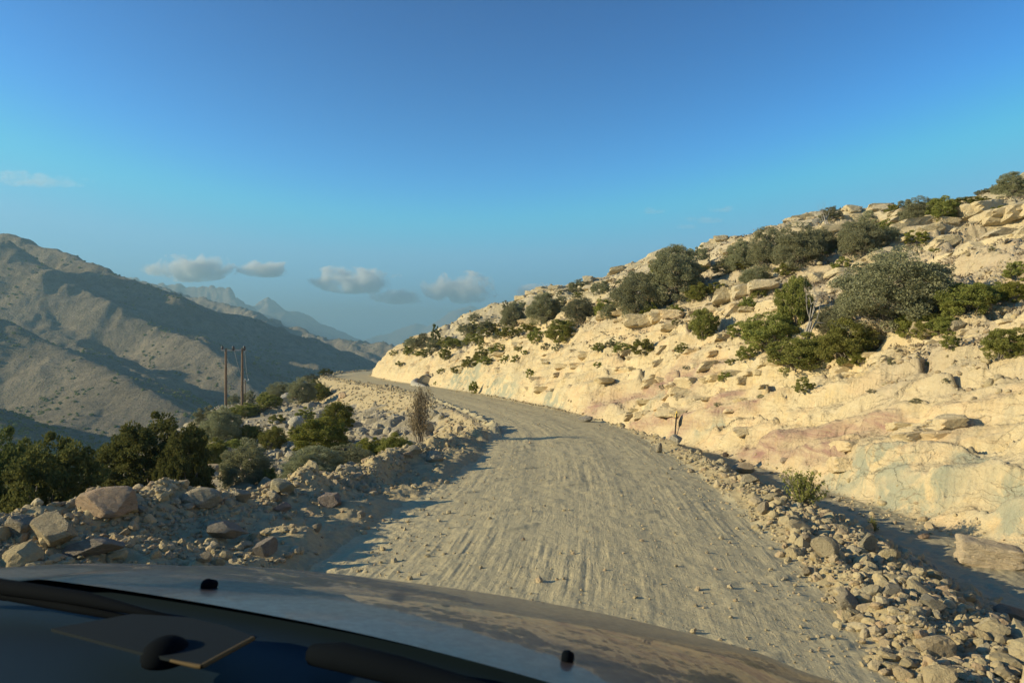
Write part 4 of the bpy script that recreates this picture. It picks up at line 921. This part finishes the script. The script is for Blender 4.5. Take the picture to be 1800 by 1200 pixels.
 ('olive', 695, 800, 60, 46, "feathery olive bush just left of the thin upright tree", 22, LG),
 ('thorn', 528, 712, 50, 42, "dark bush on the ridge below the far rubble bank", None, LG), ('thorn', 490, 705, 50, 30, "grey bush on the ridge right of the power poles", None, LG), ('olive', 470, 720, 44, 26, None, None, LG), ('bright', 560, 706, 44, 26, "green shrub at the foot of the far rubble bank", None, LG), ('juniper', 553, 694, 24, 26, "dark green shrub against the far rubble bank", None, LG),
 ('juniper', 572, 662, 26, 14, "dark shrub on top of the far rubble bank", 100, LG), ('thorn', 508, 690, 40, 20, None, None, LG), ('thorn', 548, 672, 34, 14, None, None, LG), ('thorn', 470, 696, 40, 16, None, None, LG),
 ('thorn', 410, 722, 22, 34, "small grey tree between the two power poles", 102, LG), ('thorn', 436, 722, 24, 36, "small grey tree just right of the power poles", 100, LG), ('olive', 536, 740, 34, 22, None, None, LG), ('olive', 487, 745, 30, 16, None, None, LG), ('thorn', 360, 760, 40, 40, None, None, LG), ('olive', 520, 770, 28, 18, None, None, LG),
]
for i, (x, y, w_, h_) in enumerate(((-9.2, 6.3, 4.0, 5.2), (-10.4, 9.0, 4.4, 6.0), (-12.6, 11.6, 4.4, 5.8), (-9.3, 3.2, 3.6, 4.6))):  # junipers added out of view, heights set so they shade the left shoulder
    cm, sm = variant('juniper', 0, i % 3); z = ground_z(x, y); h_ = -.45 + .1 * (i == 1) - z; r = link("juniper_tree", None, loc=(x, y, z - .1), rot=(0, 0, i * 1.3), scale=(w_, w_, h_)); link("crown", cm, r); link("trunk", sm, r)
    tag(r, ["juniper standing left of the car outside the frame", "tallest juniper left of the car just outside the frame", "juniper behind the frame-edge boulders, mostly outside the frame", "juniper beside the car door outside the frame"][i], "tree", "junipers below the road")
auto = {}
for (kind, px, base, w, h, lab, D, grp) in PL + SMALLS:
    o, x = plant(kind, px, base, w, h, lab, D, grp)
    if not lab: auto.setdefault((grp, kind), []).append((x, base, o))
OW = ["first", "second", "third", "fourth", "fifth", "sixth", "seventh", "eighth", "ninth", "tenth", "eleventh", "twelfth", "thirteenth", "fourteenth", "fifteenth", "sixteenth", "seventeenth", "eighteenth", "nineteenth", "twentieth"] + ["twenty-" + w_ for w_ in ("first", "second", "third", "fourth", "fifth", "sixth", "seventh", "eighth", "ninth")]
WH = {HG: "on the open hillside", SG: "along the skyline", LG: "on the slope below the road"}
for (grp, kind), L in auto.items():
    L.sort(key=lambda a: a[:2])
    for i, (x, b, o) in enumerate(L):
        j = len(L) - 1 - i; side = f"{OW[i]} from the left" if i <= j else f"{OW[j]} from the right"
        o["label"] = f"small {KN[kind][2]} shrub {WH[grp]}, {side}"
for o in COL.objects:
    if "zone_" in o: del o["zone_"]
# low dry tufts and twiggy scrub over the hillside and the far slopes: past counting
g = Geo(); NT_ = 5000; a = RNG.uniform(R(-5), R(42), NT_); r_ = np.exp(RNG.uniform(math.log(13), math.log(64), NT_)); tx, ty = r_ * np.sin(a), r_ * np.cos(a); tz, ti = terrain(tx, ty, False)
dens = .5 + fbm(tx / 4, ty / 4, 3, 401); m = (ti['reg'] == 3) & (ti['t'] > 3.6) & (RNG.uniform(0, 1, NT_) < dens * 1.3 * ss(40, 16, ti['t']))
for x, y, z in zip(tx[m], ty[m], tz[m]):
    n_ = 26; s = RNG.uniform(.10, .26) * (1 + y / 140); C = RNG.normal(0, 1, (n_, 3)) * np.array([s * .8, s * .8, s * .14]) + np.array([x, y, z + s * .2])
    V, Q = leaves(C, s * .13 + .0010 * y, RNG, 2.2, np.array([0, 0, .35])); g.add(V, quads=Q)
tag(link("dry_grass", g.mesh("dry_grass", [LEAF['dry']], smooth=False)), kind="stuff")
g = Geo(); NS_ = 26000; a = RNG.uniform(R(-41), R(-3), NS_); r_ = np.exp(RNG.uniform(math.log(150), math.log(2000), NS_)); tx, ty = r_ * np.sin(a), r_ * np.cos(a); tz, ti = terrain(tx, ty, True)
m = (ti['reg'] == 6) & (RNG.uniform(0, 1, NS_) < .04 + 1.9 * (fbm(tx / 45, ty / 45, 4, 402) + .05)); v0, f0 = ICO[1]
TP = np.stack([tx, ty, tz], 1)[m]; S = RNG.uniform(.4, 1.0, len(TP)) * (1 + .0011 * np.hypot(TP[:, 0], TP[:, 1])); jit = RNG.uniform(.6, 1.3, (len(TP), len(v0), 1))
V = v0[None] * jit * S[:, None, None] * np.array([1, 1, .75]) + TP[:, None, :] + np.array([0, 0, .3]); F = (f0[None] + np.arange(len(TP))[:, None, None] * len(v0)).reshape(-1, 3)
tag(link("mountain_scrub", mesh_from("mountain_scrub", V.reshape(-1, 3), tris=F, mats=[LEAF['juniper']], smooth=False)), kind="stuff")

# ------------------------------------------------------------------ power poles, cables, marker post, culvert
def plain(name, c, rough=.6, metal=0., spec=.4, noise=0.):
    n = NT(name); col = c
    if noise: col = n.mix(n.noise(n.obj(), noise, 5, .6), tuple(c), tuple(x * .6 for x in c))
    return n.pbr(col, rough, None, spec, Metallic=metal)
M['pole'] = plain("creosoted_wood", (.19, .125, .08), .85, noise=3); M['steel'] = plain("galvanised_steel", (.35, .36, .37), .5, .6); M['insul'] = plain("dark_porcelain", (.05, .04, .045), .3); M['white'] = plain("white_plate", (.75, .75, .72), .5)
M['black'] = plain("black_paint", (.025, .024, .025), .5); M['yellow'] = plain("yellow_reflector", (.85, .60, .10), .45); M['conc'] = plain("weathered_concrete", (.44, .41, .33), .9, noise=4)
D = 98.; k = D / FPX; xa, xb = (397 - 900) * k, (421 - 900) * k; za, zb_ = ground_z(xa, D), ground_z(xb, D + 1); top = (600 - 612) * k
root = tag(link("power_pole", None, loc=(xa, D, za)), "tall H-frame of two brown wooden power poles with cross-bracing", "power pole", "power poles")
for (x, y, z) in ((xa, D, za), (xb, D + 1, zb_)):
    g = Geo(); g.tube([(x - xa, y - D, z - za - .5), (x - xa, y - D, (z - za) * .5 + (top - za) * .5), (x - xa, y - D, top - za)], [.19, .165, .13], 10); link("pole", g.mesh("pole", [M['pole']]), root)
dx = xb - xa; ht = top - za
g = Geo(); g.box((dx / 2, .5, ht - .25), (dx + 1.3, .14, .2), R(29)); link("crossarm", g.mesh("crossarm", [M['steel']], False), root)
for t in (-.42, dx / 2, dx + .42):
    g = Geo(); c = (t, .5 * t / max(dx, .1), ht + .02); g.tube([(c[0], c[1], c[2] - .35), (c[0], c[1], c[2] - .1), (c[0], c[1], c[2]), (c[0], c[1], c[2] + .12), (c[0], c[1], c[2] + .3)], [.09, .2, .13, .2, .08], 10); link("insulator", g.mesh("insulator", [M['insul']]), root)
for s1, s2 in ((.45, .27), (.27, .45)):
    g = Geo(); g.tube([(0, .15, ht * s1), (dx, 1.1, ht * s2)], [.035, .035], 5); link("cross_brace", g.mesh("cross_brace", [M['steel']]), root)
g = Geo(); g.box((0, -.2, .35), (.22, .04, .26)); link("number_plate", g.mesh("number_plate", [M['white']], False), root)
D2 = 150.; k2 = D2 / FPX; x2 = (431 - 900) * k2; z2 = ground_z(x2, D2); t2 = (600 - 667) * k2
r2 = tag(link("power_pole", None, loc=(x2, D2, z2)), "smaller single power pole beyond the H-frame poles, white insulators on its arm", "power pole", "power poles")
g = Geo(); g.tube([(0, 0, -.5), (0, 0, t2 - z2)], [.14, .1], 8); link("pole", g.mesh("pole", [M['pole']]), r2)
g = Geo(); g.box((0, 0, t2 - z2 - .2), (1.5, .1, .12)); link("crossarm", g.mesh("crossarm", [M['steel']], False), r2)
for t in (-.65, 0, .65):
    g = Geo(); g.tube([(t, 0, t2 - z2 - .14), (t, 0, t2 - z2 + .02), (t, 0, t2 - z2 + .12)], [.08, .11, .05], 8); link("insulator", g.mesh("insulator", [M['white']]), r2)
for i, (t, u_) in enumerate(((-.42, -.65), (dx / 2, 0), (dx + .42, .65))):
    A_ = Vector((xa + t, D + .5 * t / dx, top + .3)); B_ = Vector((x2 + u_, D2, t2 + .12)); pts = [A_.lerp(B_, q_) - Vector((0, 0, 4 * q_ * (1 - q_) * 1.2)) for q_ in np.linspace(0, 1, 15)]
    g = Geo(); g.tube(pts, [.028] * 15, 4); tag(link("power_cable", g.mesh("power_cable", [M['steel']])), ["thin cable from the H-frame's left insulator to the smaller pole", "thin cable from the H-frame's middle insulator to the smaller pole", "thin cable from the H-frame's right insulator to the smaller pole"][i], "cable", "power cables")
p = hit(1186, 776); k = p.y / FPX
mk = tag(link("marker_post", None, loc=(p.x, p.y, p.z), rot=(0, R(4), -math.atan2(p.x, p.y) + R(1.5))), "thin black marker post with yellow top plate behind a pale rock", "marker post")
g = Geo(); g.tube([(0, 0, -.2), (0, 0, 44 * k)], [.026, .022], 8); link("post", g.mesh("post", [M['black']]), mk)
h = 44 * k; g = Geo(); pr_ = [(0, -.13, h - .28), (.0, .0, h - .42), (0, .13, h - .24), (0, .09, h), (0, -.02, h + .06), (0, -.12, h - .04)]
n_ = len(pr_); vs = [(-.022, y, z) for _, y, z in pr_] + [(.022, y, z) for _, y, z in pr_]; g.add(vs, quads=[(i, (i + 1) % n_, n_ + (i + 1) % n_, n_ + i) for i in range(n_)], tris=[(0, i + 1, i) for i in range(1, n_ - 1)] + [(n_, n_ + i, n_ + i + 1) for i in range(1, n_ - 1)])
link("sign_plate", g.mesh("sign_plate", [M['black']], False), mk)
g = Geo(); g.tube([(0, -.02, h - .10), (0, 0, h + .07), (0, .0, h + .12)], [.034, .03, .012], 8); link("reflector_tip", g.mesh("reflector_tip", [M['yellow']]), mk)
# culvert: a low curved concrete headwall round a dark inlet at the foot of the cut
p = hit(741, 678); k = p.y / FPX
cv = tag(link("culvert", None, loc=(p.x, p.y, p.z)), "pale concrete culvert headwall round a dark inlet at the foot of the cut", "culvert")
g = Geo(); W = 13 * k
pts = [(-W, 2.2, .62), (-W * 1.15, .8, .5), (-W * .9, -.4, .38), (-W * .2, -1.2, .28), (W * .5, -1.9, .2), (W * 1.1, -2.6, .1)]
g.tube([(x, y, z - .3) for x, y, z in pts], [.34, .36, .36, .36, .34, .25], 10); link("headwall", g.mesh("headwall", [M['conc']]), cv)
g = Geo(); arc = [(math.cos(t_) * W * .95, math.sin(t_) * .95) for t_ in np.linspace(math.pi, 0, 15)]
vs = [(x + W * .25, 1.0, z - .1) for x, z in arc] + [(x + W * .3, 3.6, z - .1) for x, z in arc]; g.add(vs, quads=[(i, i + 1, 15 + i + 1, 15 + i) for i in range(14)])
vs2 = [(x * 1.12 + W * .25, .95, z * 1.15 - .1) for x, z in arc] + [(x * 1.12 + W * .3, 3.6, z * 1.15 - .1) for x, z in arc]; g.add(vs2, quads=[(i + 1, i, 15 + i, 15 + i + 1) for i in range(14)]); g.add(vs[:15] + vs2[:15], quads=[(i, 15 + i, 15 + i + 1, i + 1) for i in range(14)])
g.add([vs[i] for i in range(15)] + [(W * .25, 1.0, -.5)], tris=[(i + 1, i, 15) for i in range(14)]); link("inlet_arch", g.mesh("inlet_arch", [M["grey_rock"]]), cv)

# ------------------------------------------------------------------ the car we look out of (car axes: x right, y forward, origin on the ground under the camera's place in it)
KC = 1.12; PSI = R(24); U0 = .67
CARM = Matrix.Rotation(-PSI, 4, 'Z')
car = tag(link("off_road_car", None, loc=(0, 0, -2.1), rot=(0, 0, -PSI)), "dusty brown off-road car we look out of, its bonnet across the foreground", "car")
def cc(u, v, drop): return (u * KC - U0 * KC * 0, v * KC, 2.1 - drop * KC)      # u: metres right of the camera, v: forward, drop: below the eye
def mat_paint():
    n = NT("brown_paint"); P = n.obj(); du = n.noise(P, 2.6, 6, .65); fi = n.noise(P, 60, 5, .7)
    base = n.mix(n.rng(du, .35, .7, .0, .35), (.050, .038, .033), (.13, .11, .085))
    p = n.n("BsdfPrincipled"); n.l(base, p.inputs["Base Color"]); p.inputs["Metallic"].default_value = .1; p.inputs["Specular IOR Level"].default_value = .25
    n.l(n.rng(fi, .3, .8, .30, .5), p.inputs["Roughness"]); p.inputs["Coat Weight"].default_value = .42; p.inputs["Coat Roughness"].default_value = .02; p.inputs["Coat IOR"].default_value = 1.42
    d = n.n("BsdfDiffuse"); d.inputs[0].default_value = (.26, .215, .16, 1)
    lw = n.n("SeparateXYZ"); n.l(P, lw.inputs[0])
    edge = n.rng(lw.outputs[1], 1.35 * KC, 1.75 * KC, 0, .30)
    mx = n.n("MixShader"); n.l(n.math('ADD', edge, n.rng(n.noise(P, 7, 7, .7), .45, .75, .05, .20)), mx.inputs[0]); n.l(p.outputs[0], mx.inputs[1]); n.l(d.outputs[0], mx.inputs[2]); n.l(mx.outputs[0], n.out.inputs[0]); return n.m
M['paint'] = mat_paint(); M['trim'] = plain("black_plastic", (.010, .022, .034), .6, spec=.12); M['dash'] = plain("dashboard_plastic", (.003, .009, .016), .8, spec=.15, noise=0); M['tyre'] = plain("tyre_rubber", (.03, .03, .03), .85)
M['wiper'] = plain("wiper_rubber", (.003, .005, .008), .9, spec=.04); M['mat'] = plain("mat_fabric", (.013, .020, .026), .9, spec=.1); M['mat_edge'] = plain("mat_edge", (.09, .060, .02), .8); M['seatc'] = plain("dark_lining", (.05, .048, .045), .9)
def bonnet_drop(uc, v):
    d = .386 + .16 * max(v - .80, -.03) + .165 * max(v - .80, 0) ** 2 + .6 * max(v - 1.5, 0) ** 2 + (.05 if uc < 0 else .115) * uc * uc
    e = abs(uc); d += .9 * max(e - .80, 0) ** 2 + 3. * max(e - .93, 0) ** 1.7
    d -= .012 * (ss(.62, .5, e)) ; return float(d)
def grid_mesh(name, us, vs_, fn, mat, thick=None, smooth=True):
    V = [fn(u, v) for v in vs_ for u in us]; nu = len(us); Q = [(j * nu + i, j * nu + i + 1, (j + 1) * nu + i + 1, (j + 1) * nu + i) for j in range(len(vs_) - 1) for i in range(nu - 1)]
    return mesh_from(name, V, quads=Q, mats=[mat], smooth=smooth)
us = np.linspace(-.90, .90, 73); vv = np.linspace(.785, 1.98, 62)
bon = link("bonnet", grid_mesh("bonnet", us, vv, lambda a, v: cc(a - U0, v - .05 * a * a * (v > 1.2) * (v - 1.2), bonnet_drop(a, v)), M['paint']), car)
for s in (-1, 1):
    fu = np.linspace(.905, 1.03, 14)
    link("fender", grid_mesh("fender", fu if s > 0 else -fu[::-1], np.linspace(.55, 1.98, 50), lambda a, v: cc(a - U0, v, bonnet_drop(a, max(v, .8)) + .003), M['paint']), car)
    g = Geo(); co = []
    for v in np.linspace(-2.6, 2.05, 40):
        zt_ = 2.1 - (bonnet_drop(1.03, max(v, .8)) + .01) * KC if v > .3 else 2.1 - .48 * KC; co += [((s * 1.03 - U0) * KC, v * KC, zt_), ((s * 1.05 - U0) * KC, v * KC, 1.1), ((s * 1.03 - U0) * KC, v * KC, .62)]
    g.add(co, quads=[(3 * i + j, 3 * i + j + 1, 3 * i + j + 4, 3 * i + j + 3) for i in range(39) for j in range(2)]); link("side_panel", g.mesh("side_panel", [M['paint']]), car)
g = Geo(); g.box(((-U0) * KC, 2.02 * KC, .72), (2.06 * KC, .12, .44)); link("grille", g.mesh("grille", [M['trim']], False), car)
g = Geo(); g.box(((-U0) * KC, 2.10 * KC, .55), (2.1 * KC, .16, .24)); link("bumper", g.mesh("bumper", [M['trim']], False), car)
rf = Geo(); hu = .82
RT = .36                                                         # the roof stands this far above the eye
for (n0, pts) in (("roof", None),):
    V = [((a - U0) * KC, v * KC, 2.1 + RT * (1 - .12 * a * a)) for v in np.linspace(-2.5, .12, 12) for a in np.linspace(-hu, hu, 12)]
    rf.add(V, quads=[(j * 12 + i, j * 12 + i + 1, (j + 1) * 12 + i + 1, (j + 1) * 12 + i) for j in range(11) for i in range(11)]); link("roof", rf.mesh("roof", [M['paint']]), car)
for s in (-1, 1):
    g = Geo(); g.tube([((s * 1.0 - U0) * KC, .72 * KC, 2.1 - .50 * KC), ((s * .92 - U0) * KC, .42 * KC, 2.1 - .06), ((s * hu - U0) * KC, .12 * KC, 2.1 + RT * .93)], [.045, .04, .04], 8); link("windscreen_pillar", g.mesh("windscreen_pillar", [M['paint']]), car)
    for v in (-.9, -2.3):
        g = Geo(); g.tube([((s * 1.02 - U0) * KC, v * KC, 2.1 - .50 * KC), ((s * hu - U0) * KC, v * KC, 2.1 + RT * .93)], [.05, .05], 8); link("door_pillar", g.mesh("door_pillar", [M['paint']]), car)
    for v in (1.25, -1.75):
        w_ = link("wheel", None, car, loc=((s * .92 - U0) * KC, v * KC, .42), rot=(0, R(90), 0)); g = Geo(); g.tube([(0, 0, -.14), (0, 0, -.12), (0, 0, .12), (0, 0, .14)], [.34, .42, .42, .34], 28); link("tyre", g.mesh("tyre", [M['tyre']]), w_)
        g = Geo(); g.tube([(0, 0, -.145), (0, 0, -.144), (0, 0, .144), (0, 0, .145)], [.02, .26, .26, .02], 20); link("rim", g.mesh("rim", [M['steel']]), w_)
g = Geo(); g.box((-U0 * KC, -.25 * KC, .70), (1.9 * KC, 4.4 * KC, .1)); link("floor_pan", g.mesh("floor_pan", [M['seatc']], False), car)
# cowl and dashboard
link("cowl_panel", grid_mesh("cowl_panel", np.linspace(-.9, .9, 40), np.linspace(.46, .88, 16), lambda a, v: cc(a - U0, v, bonnet_drop(a, .8) + .016), M['trim']), car)
def dash(a, v):
    e = ss(.58, .70, v); return cc(a - U0, v - .05 * a * a, .395 + .05 * a * a + .10 * e ** 2 + .06 * ss(.35, .1, v))
link("dashboard", grid_mesh("dashboard", np.linspace(-.92, .92, 50), np.linspace(.02, .705, 34), dash, M['dash']), car)
# points on the car from pixels of the photograph, at a chosen drop below the eye, in the car's own axes
def onplane(px, py, drop):
    Y = drop * KC * FPX / (py - 600); X = (px - 900) / FPX * Y; c, s = math.cos(PSI), math.sin(PSI)
    return Vector((X * c - Y * s, X * s + Y * c, 2.1 - drop * KC))
def wiper(pts, radii, blade):
    w_ = link("wiper", None, car); g = Geo(); g.tube(pts, radii, 10); link("wiper_arm", g.mesh("wiper_arm", [M['wiper']]), w_)
    g = Geo(); g.tube(blade, [.005, .008, .008, .005], 8); link("wiper_blade", g.mesh("wiper_blade", [M['wiper']]), w_)
A_ = [onplane(-160, 1000, .36), onplane(0, 1030, .36), onplane(150, 1052, .36), onplane(250, 1075, .36), onplane(340, 1098, .37), onplane(450, 1128, .40)]
wiper(A_, [.013, .0125, .011, .006, .006, .006], [onplane(-150, 1036, .375), onplane(20, 1048, .375), onplane(120, 1066, .375), onplane(235, 1088, .38)])
B_ = [onplane(552, 1150, .37), onplane(600, 1154, .36), onplane(700, 1178, .36), onplane(860, 1222, .36), onplane(1000, 1262, .36)]
wiper(B_, [.014, .018, .017, .013, .010], [onplane(690, 1186, .415), onplane(760, 1206, .415), onplane(900, 1250, .415), onplane(1050, 1300, .415)])
def onbonnet(px, py):
    d_ = .4
    for _ in range(30):
        q_ = onplane(px, py, d_); d_ = .5 * d_ + .5 * bonnet_drop(q_.x / KC + U0, q_.y / KC)
    return onplane(px, py, d_)
for px, py in ((368, 1032), (998, 1160)):
    p = onbonnet(px, py); v, f = ICO[3]; v = v.copy(); v = np.sign(v) * np.abs(v) ** .8
    v = v * (np.array([.0105, .014, .011]) if px < 600 else np.array([.0078, .010, .010])) * KC; v[:, 2] *= np.where(v[:, 1] > 0, .75, 1)
    z = p.z; link("washer_nozzle", mesh_from("washer_nozzle", v, tris=f, mats=[M['wiper']]), car, loc=(p.x, p.y, z + .004))
# dome sensor on the dashboard, and the dark mat with its yellow rim
p = onplane(292, 1152, .36); v, f = ICO[3]; v = v * np.array([.027, .027, .022]) * KC; v[:, 2] = np.maximum(v[:, 2], -.006)
link("light_sensor", mesh_from("light_sensor", v, tris=f, mats=[M['wiper']]), car, loc=p)
def slab(name, pix, drop, th_, mat, **kw):
    top_ = [onplane(x, y, drop) for x, y in pix]; n_ = len(top_); V = [tuple(q) for q in top_] + [tuple(q - Vector((0, 0, th_))) for q in top_]
    g = Geo(); g.add(V, quads=[(i, (i + 1) % n_, n_ + (i + 1) % n_, n_ + i) for i in range(n_)], tris=[(0, i, i + 1) for i in range(1, n_ - 1)] + [(n_, n_ + i + 1, n_ + i) for i in range(1, n_ - 1)]); return g.mesh(name, [mat], False)
mt_ = tag(link("dash_mat", None, loc=(0, 0, -2.1), rot=(0, 0, -PSI)), "dark woven anti-slip mat with yellow rim lying on the dashboard end", "mat")
link("mat_sheet", slab("mat_sheet", [(90, 1104), (232, 1078), (330, 1084), (400, 1100), (448, 1118), (352, 1168), (250, 1146)], .350, .004, M['mat']), mt_)
g = Geo(); g.tube([onplane(446, 1121, .352), onplane(400, 1146, .352), onplane(354, 1171, .352)], [.003, .003, .003], 6); g.tube([onplane(354, 1171, .352), onplane(345, 1170, .352), onplane(300, 1160, .352)], [.003, .003, .002], 6); link("mat_rim", g.mesh("mat_rim", [M['mat_edge']]), mt_)

# ------------------------------------------------------------------ clouds beyond the haze
def mat_cloud(name, dens, sc=1 / 330.):
    n = NT(name); v = n.n("VolumePrincipled"); v.inputs["Color"].default_value = (1., 1., 1., 1); v.inputs["Anisotropy"].default_value = .1
    g_ = n.n("TexCoord").outputs["Generated"]; no = n.noise(n.pos(), sc, 7, .62, .4)
    sb_ = n.n("VectorMath"); sb_.operation = 'SUBTRACT'; n.l(g_, sb_.inputs[0]); sb_.inputs[1].default_value = (.5, .5, .36)
    ml = n.n("VectorMath"); ml.operation = 'MULTIPLY'; n.l(sb_.outputs[0], ml.inputs[0]); ml.inputs[1].default_value = (2., 2., 1.7)
    ln = n.n("VectorMath"); ln.operation = 'LENGTH'; n.l(ml.outputs[0], ln.inputs[0])
    val = n.math('SUBTRACT', n.math('MULTIPLY', n.math('SUBTRACT', no, .26), 2.0), n.math('MULTIPLY', ln.outputs["Value"], .46)); n.l(n.rng(val, .13, .33, 0, dens), v.inputs["Density"])
    n.l(v.outputs[0], n.out.inputs["Volume"]); return n.m
CM = mat_cloud("cumulus_vapour", .013); CM2 = mat_cloud("thin_vapour", .0011, 1 / 200.)
def cloud(name, px, py, w, h, D, mat, label, grp, seed, flat=.35, billow=.34):
    d, f = ICO[5]; d = d / np.linalg.norm(d, axis=1)[:, None]; rng = np.random.default_rng(seed); k = D / FPX
    v = d * np.array([w * k * .5, w * k * .28, h * k * .5]) * 1.0
    me = mesh_from(name, v, tris=f, mats=[mat]); o = link(name, me, loc=((px - 900) * k, D, (600 - py) * k)); tag(o, label, "cloud", grp)
CG = "cumulus clouds over the far haze"; WG = "faint high wisps of cloud"
for i, (px, py, w, h, lab) in enumerate([(332, 470, 180, 52, "largest white cumulus cloud above the mesa"), (468, 471, 110, 34, "small cumulus right of the largest one"), (625, 490, 170, 54, "hazy cumulus in the middle of the row"), (812, 504, 150, 60, "cumulus with two bright ridges left of the hill"),
        (955, 514, 120, 36, "low faint cumulus touching the hill's skyline"), (705, 518, 120, 34, "small dim cloud below and right of the middle cumulus")]):
    cloud("cumulus_cloud", px, py, w, h, 11000 + 90 * i, CM, lab, CG, 60 + i)
for i, (px, py, w, h, lab) in enumerate([(60, 317, 210, 16, "long thin wisp high above the left mountain"), (25, 305, 130, 10, "short wisp just above the long one"), (1142, 370, 60, 13, "tiny lone wisp left of the other two on the right"), (1240, 386, 80, 13, "middle wisp above the skyline tree"), (1268, 367, 56, 12, "small wisp above the middle one"), (1205, 397, 60, 11, "lowest faint wisp above the skyline")]):
    cloud("wispy_cloud", px, py, w, h, 11100 + 60 * i, CM2, lab, WG, 90 + i, 1., .7)


# ------------------------------------------------------------------ haze
hz = NT("haze_air"); vol = hz.n("VolumePrincipled"); vol.inputs["Color"].default_value = (.31, .51, .62, 1); vol.inputs["Density"].default_value = 2.9e-4
vol.inputs["Anisotropy"].default_value = .2
hz.l(vol.outputs[0], hz.out.inputs["Volume"])
x0, x1, y0, y1, zb, zt = -10200, 10200, -10200, 10200, float(GZ.min()) - 1., float(GZ.max()) + 6.
co = [(x, y, z) for z in (zb, zt) for (x, y) in ((x0, y0), (x1, y0), (x1, y1), (x0, y1))]
hm = mesh_from("haze", co, quads=[(3, 2, 1, 0), (4, 5, 6, 7), (0, 1, 5, 4), (1, 2, 6, 5), (2, 3, 7, 6), (3, 0, 4, 7)], mats=[hz.m], smooth=False)
tag(link("haze", hm), kind="stuff")
print("terrain z max", float(GZ.max()), "min", float(GZ.min()), "verts", nr * nc)
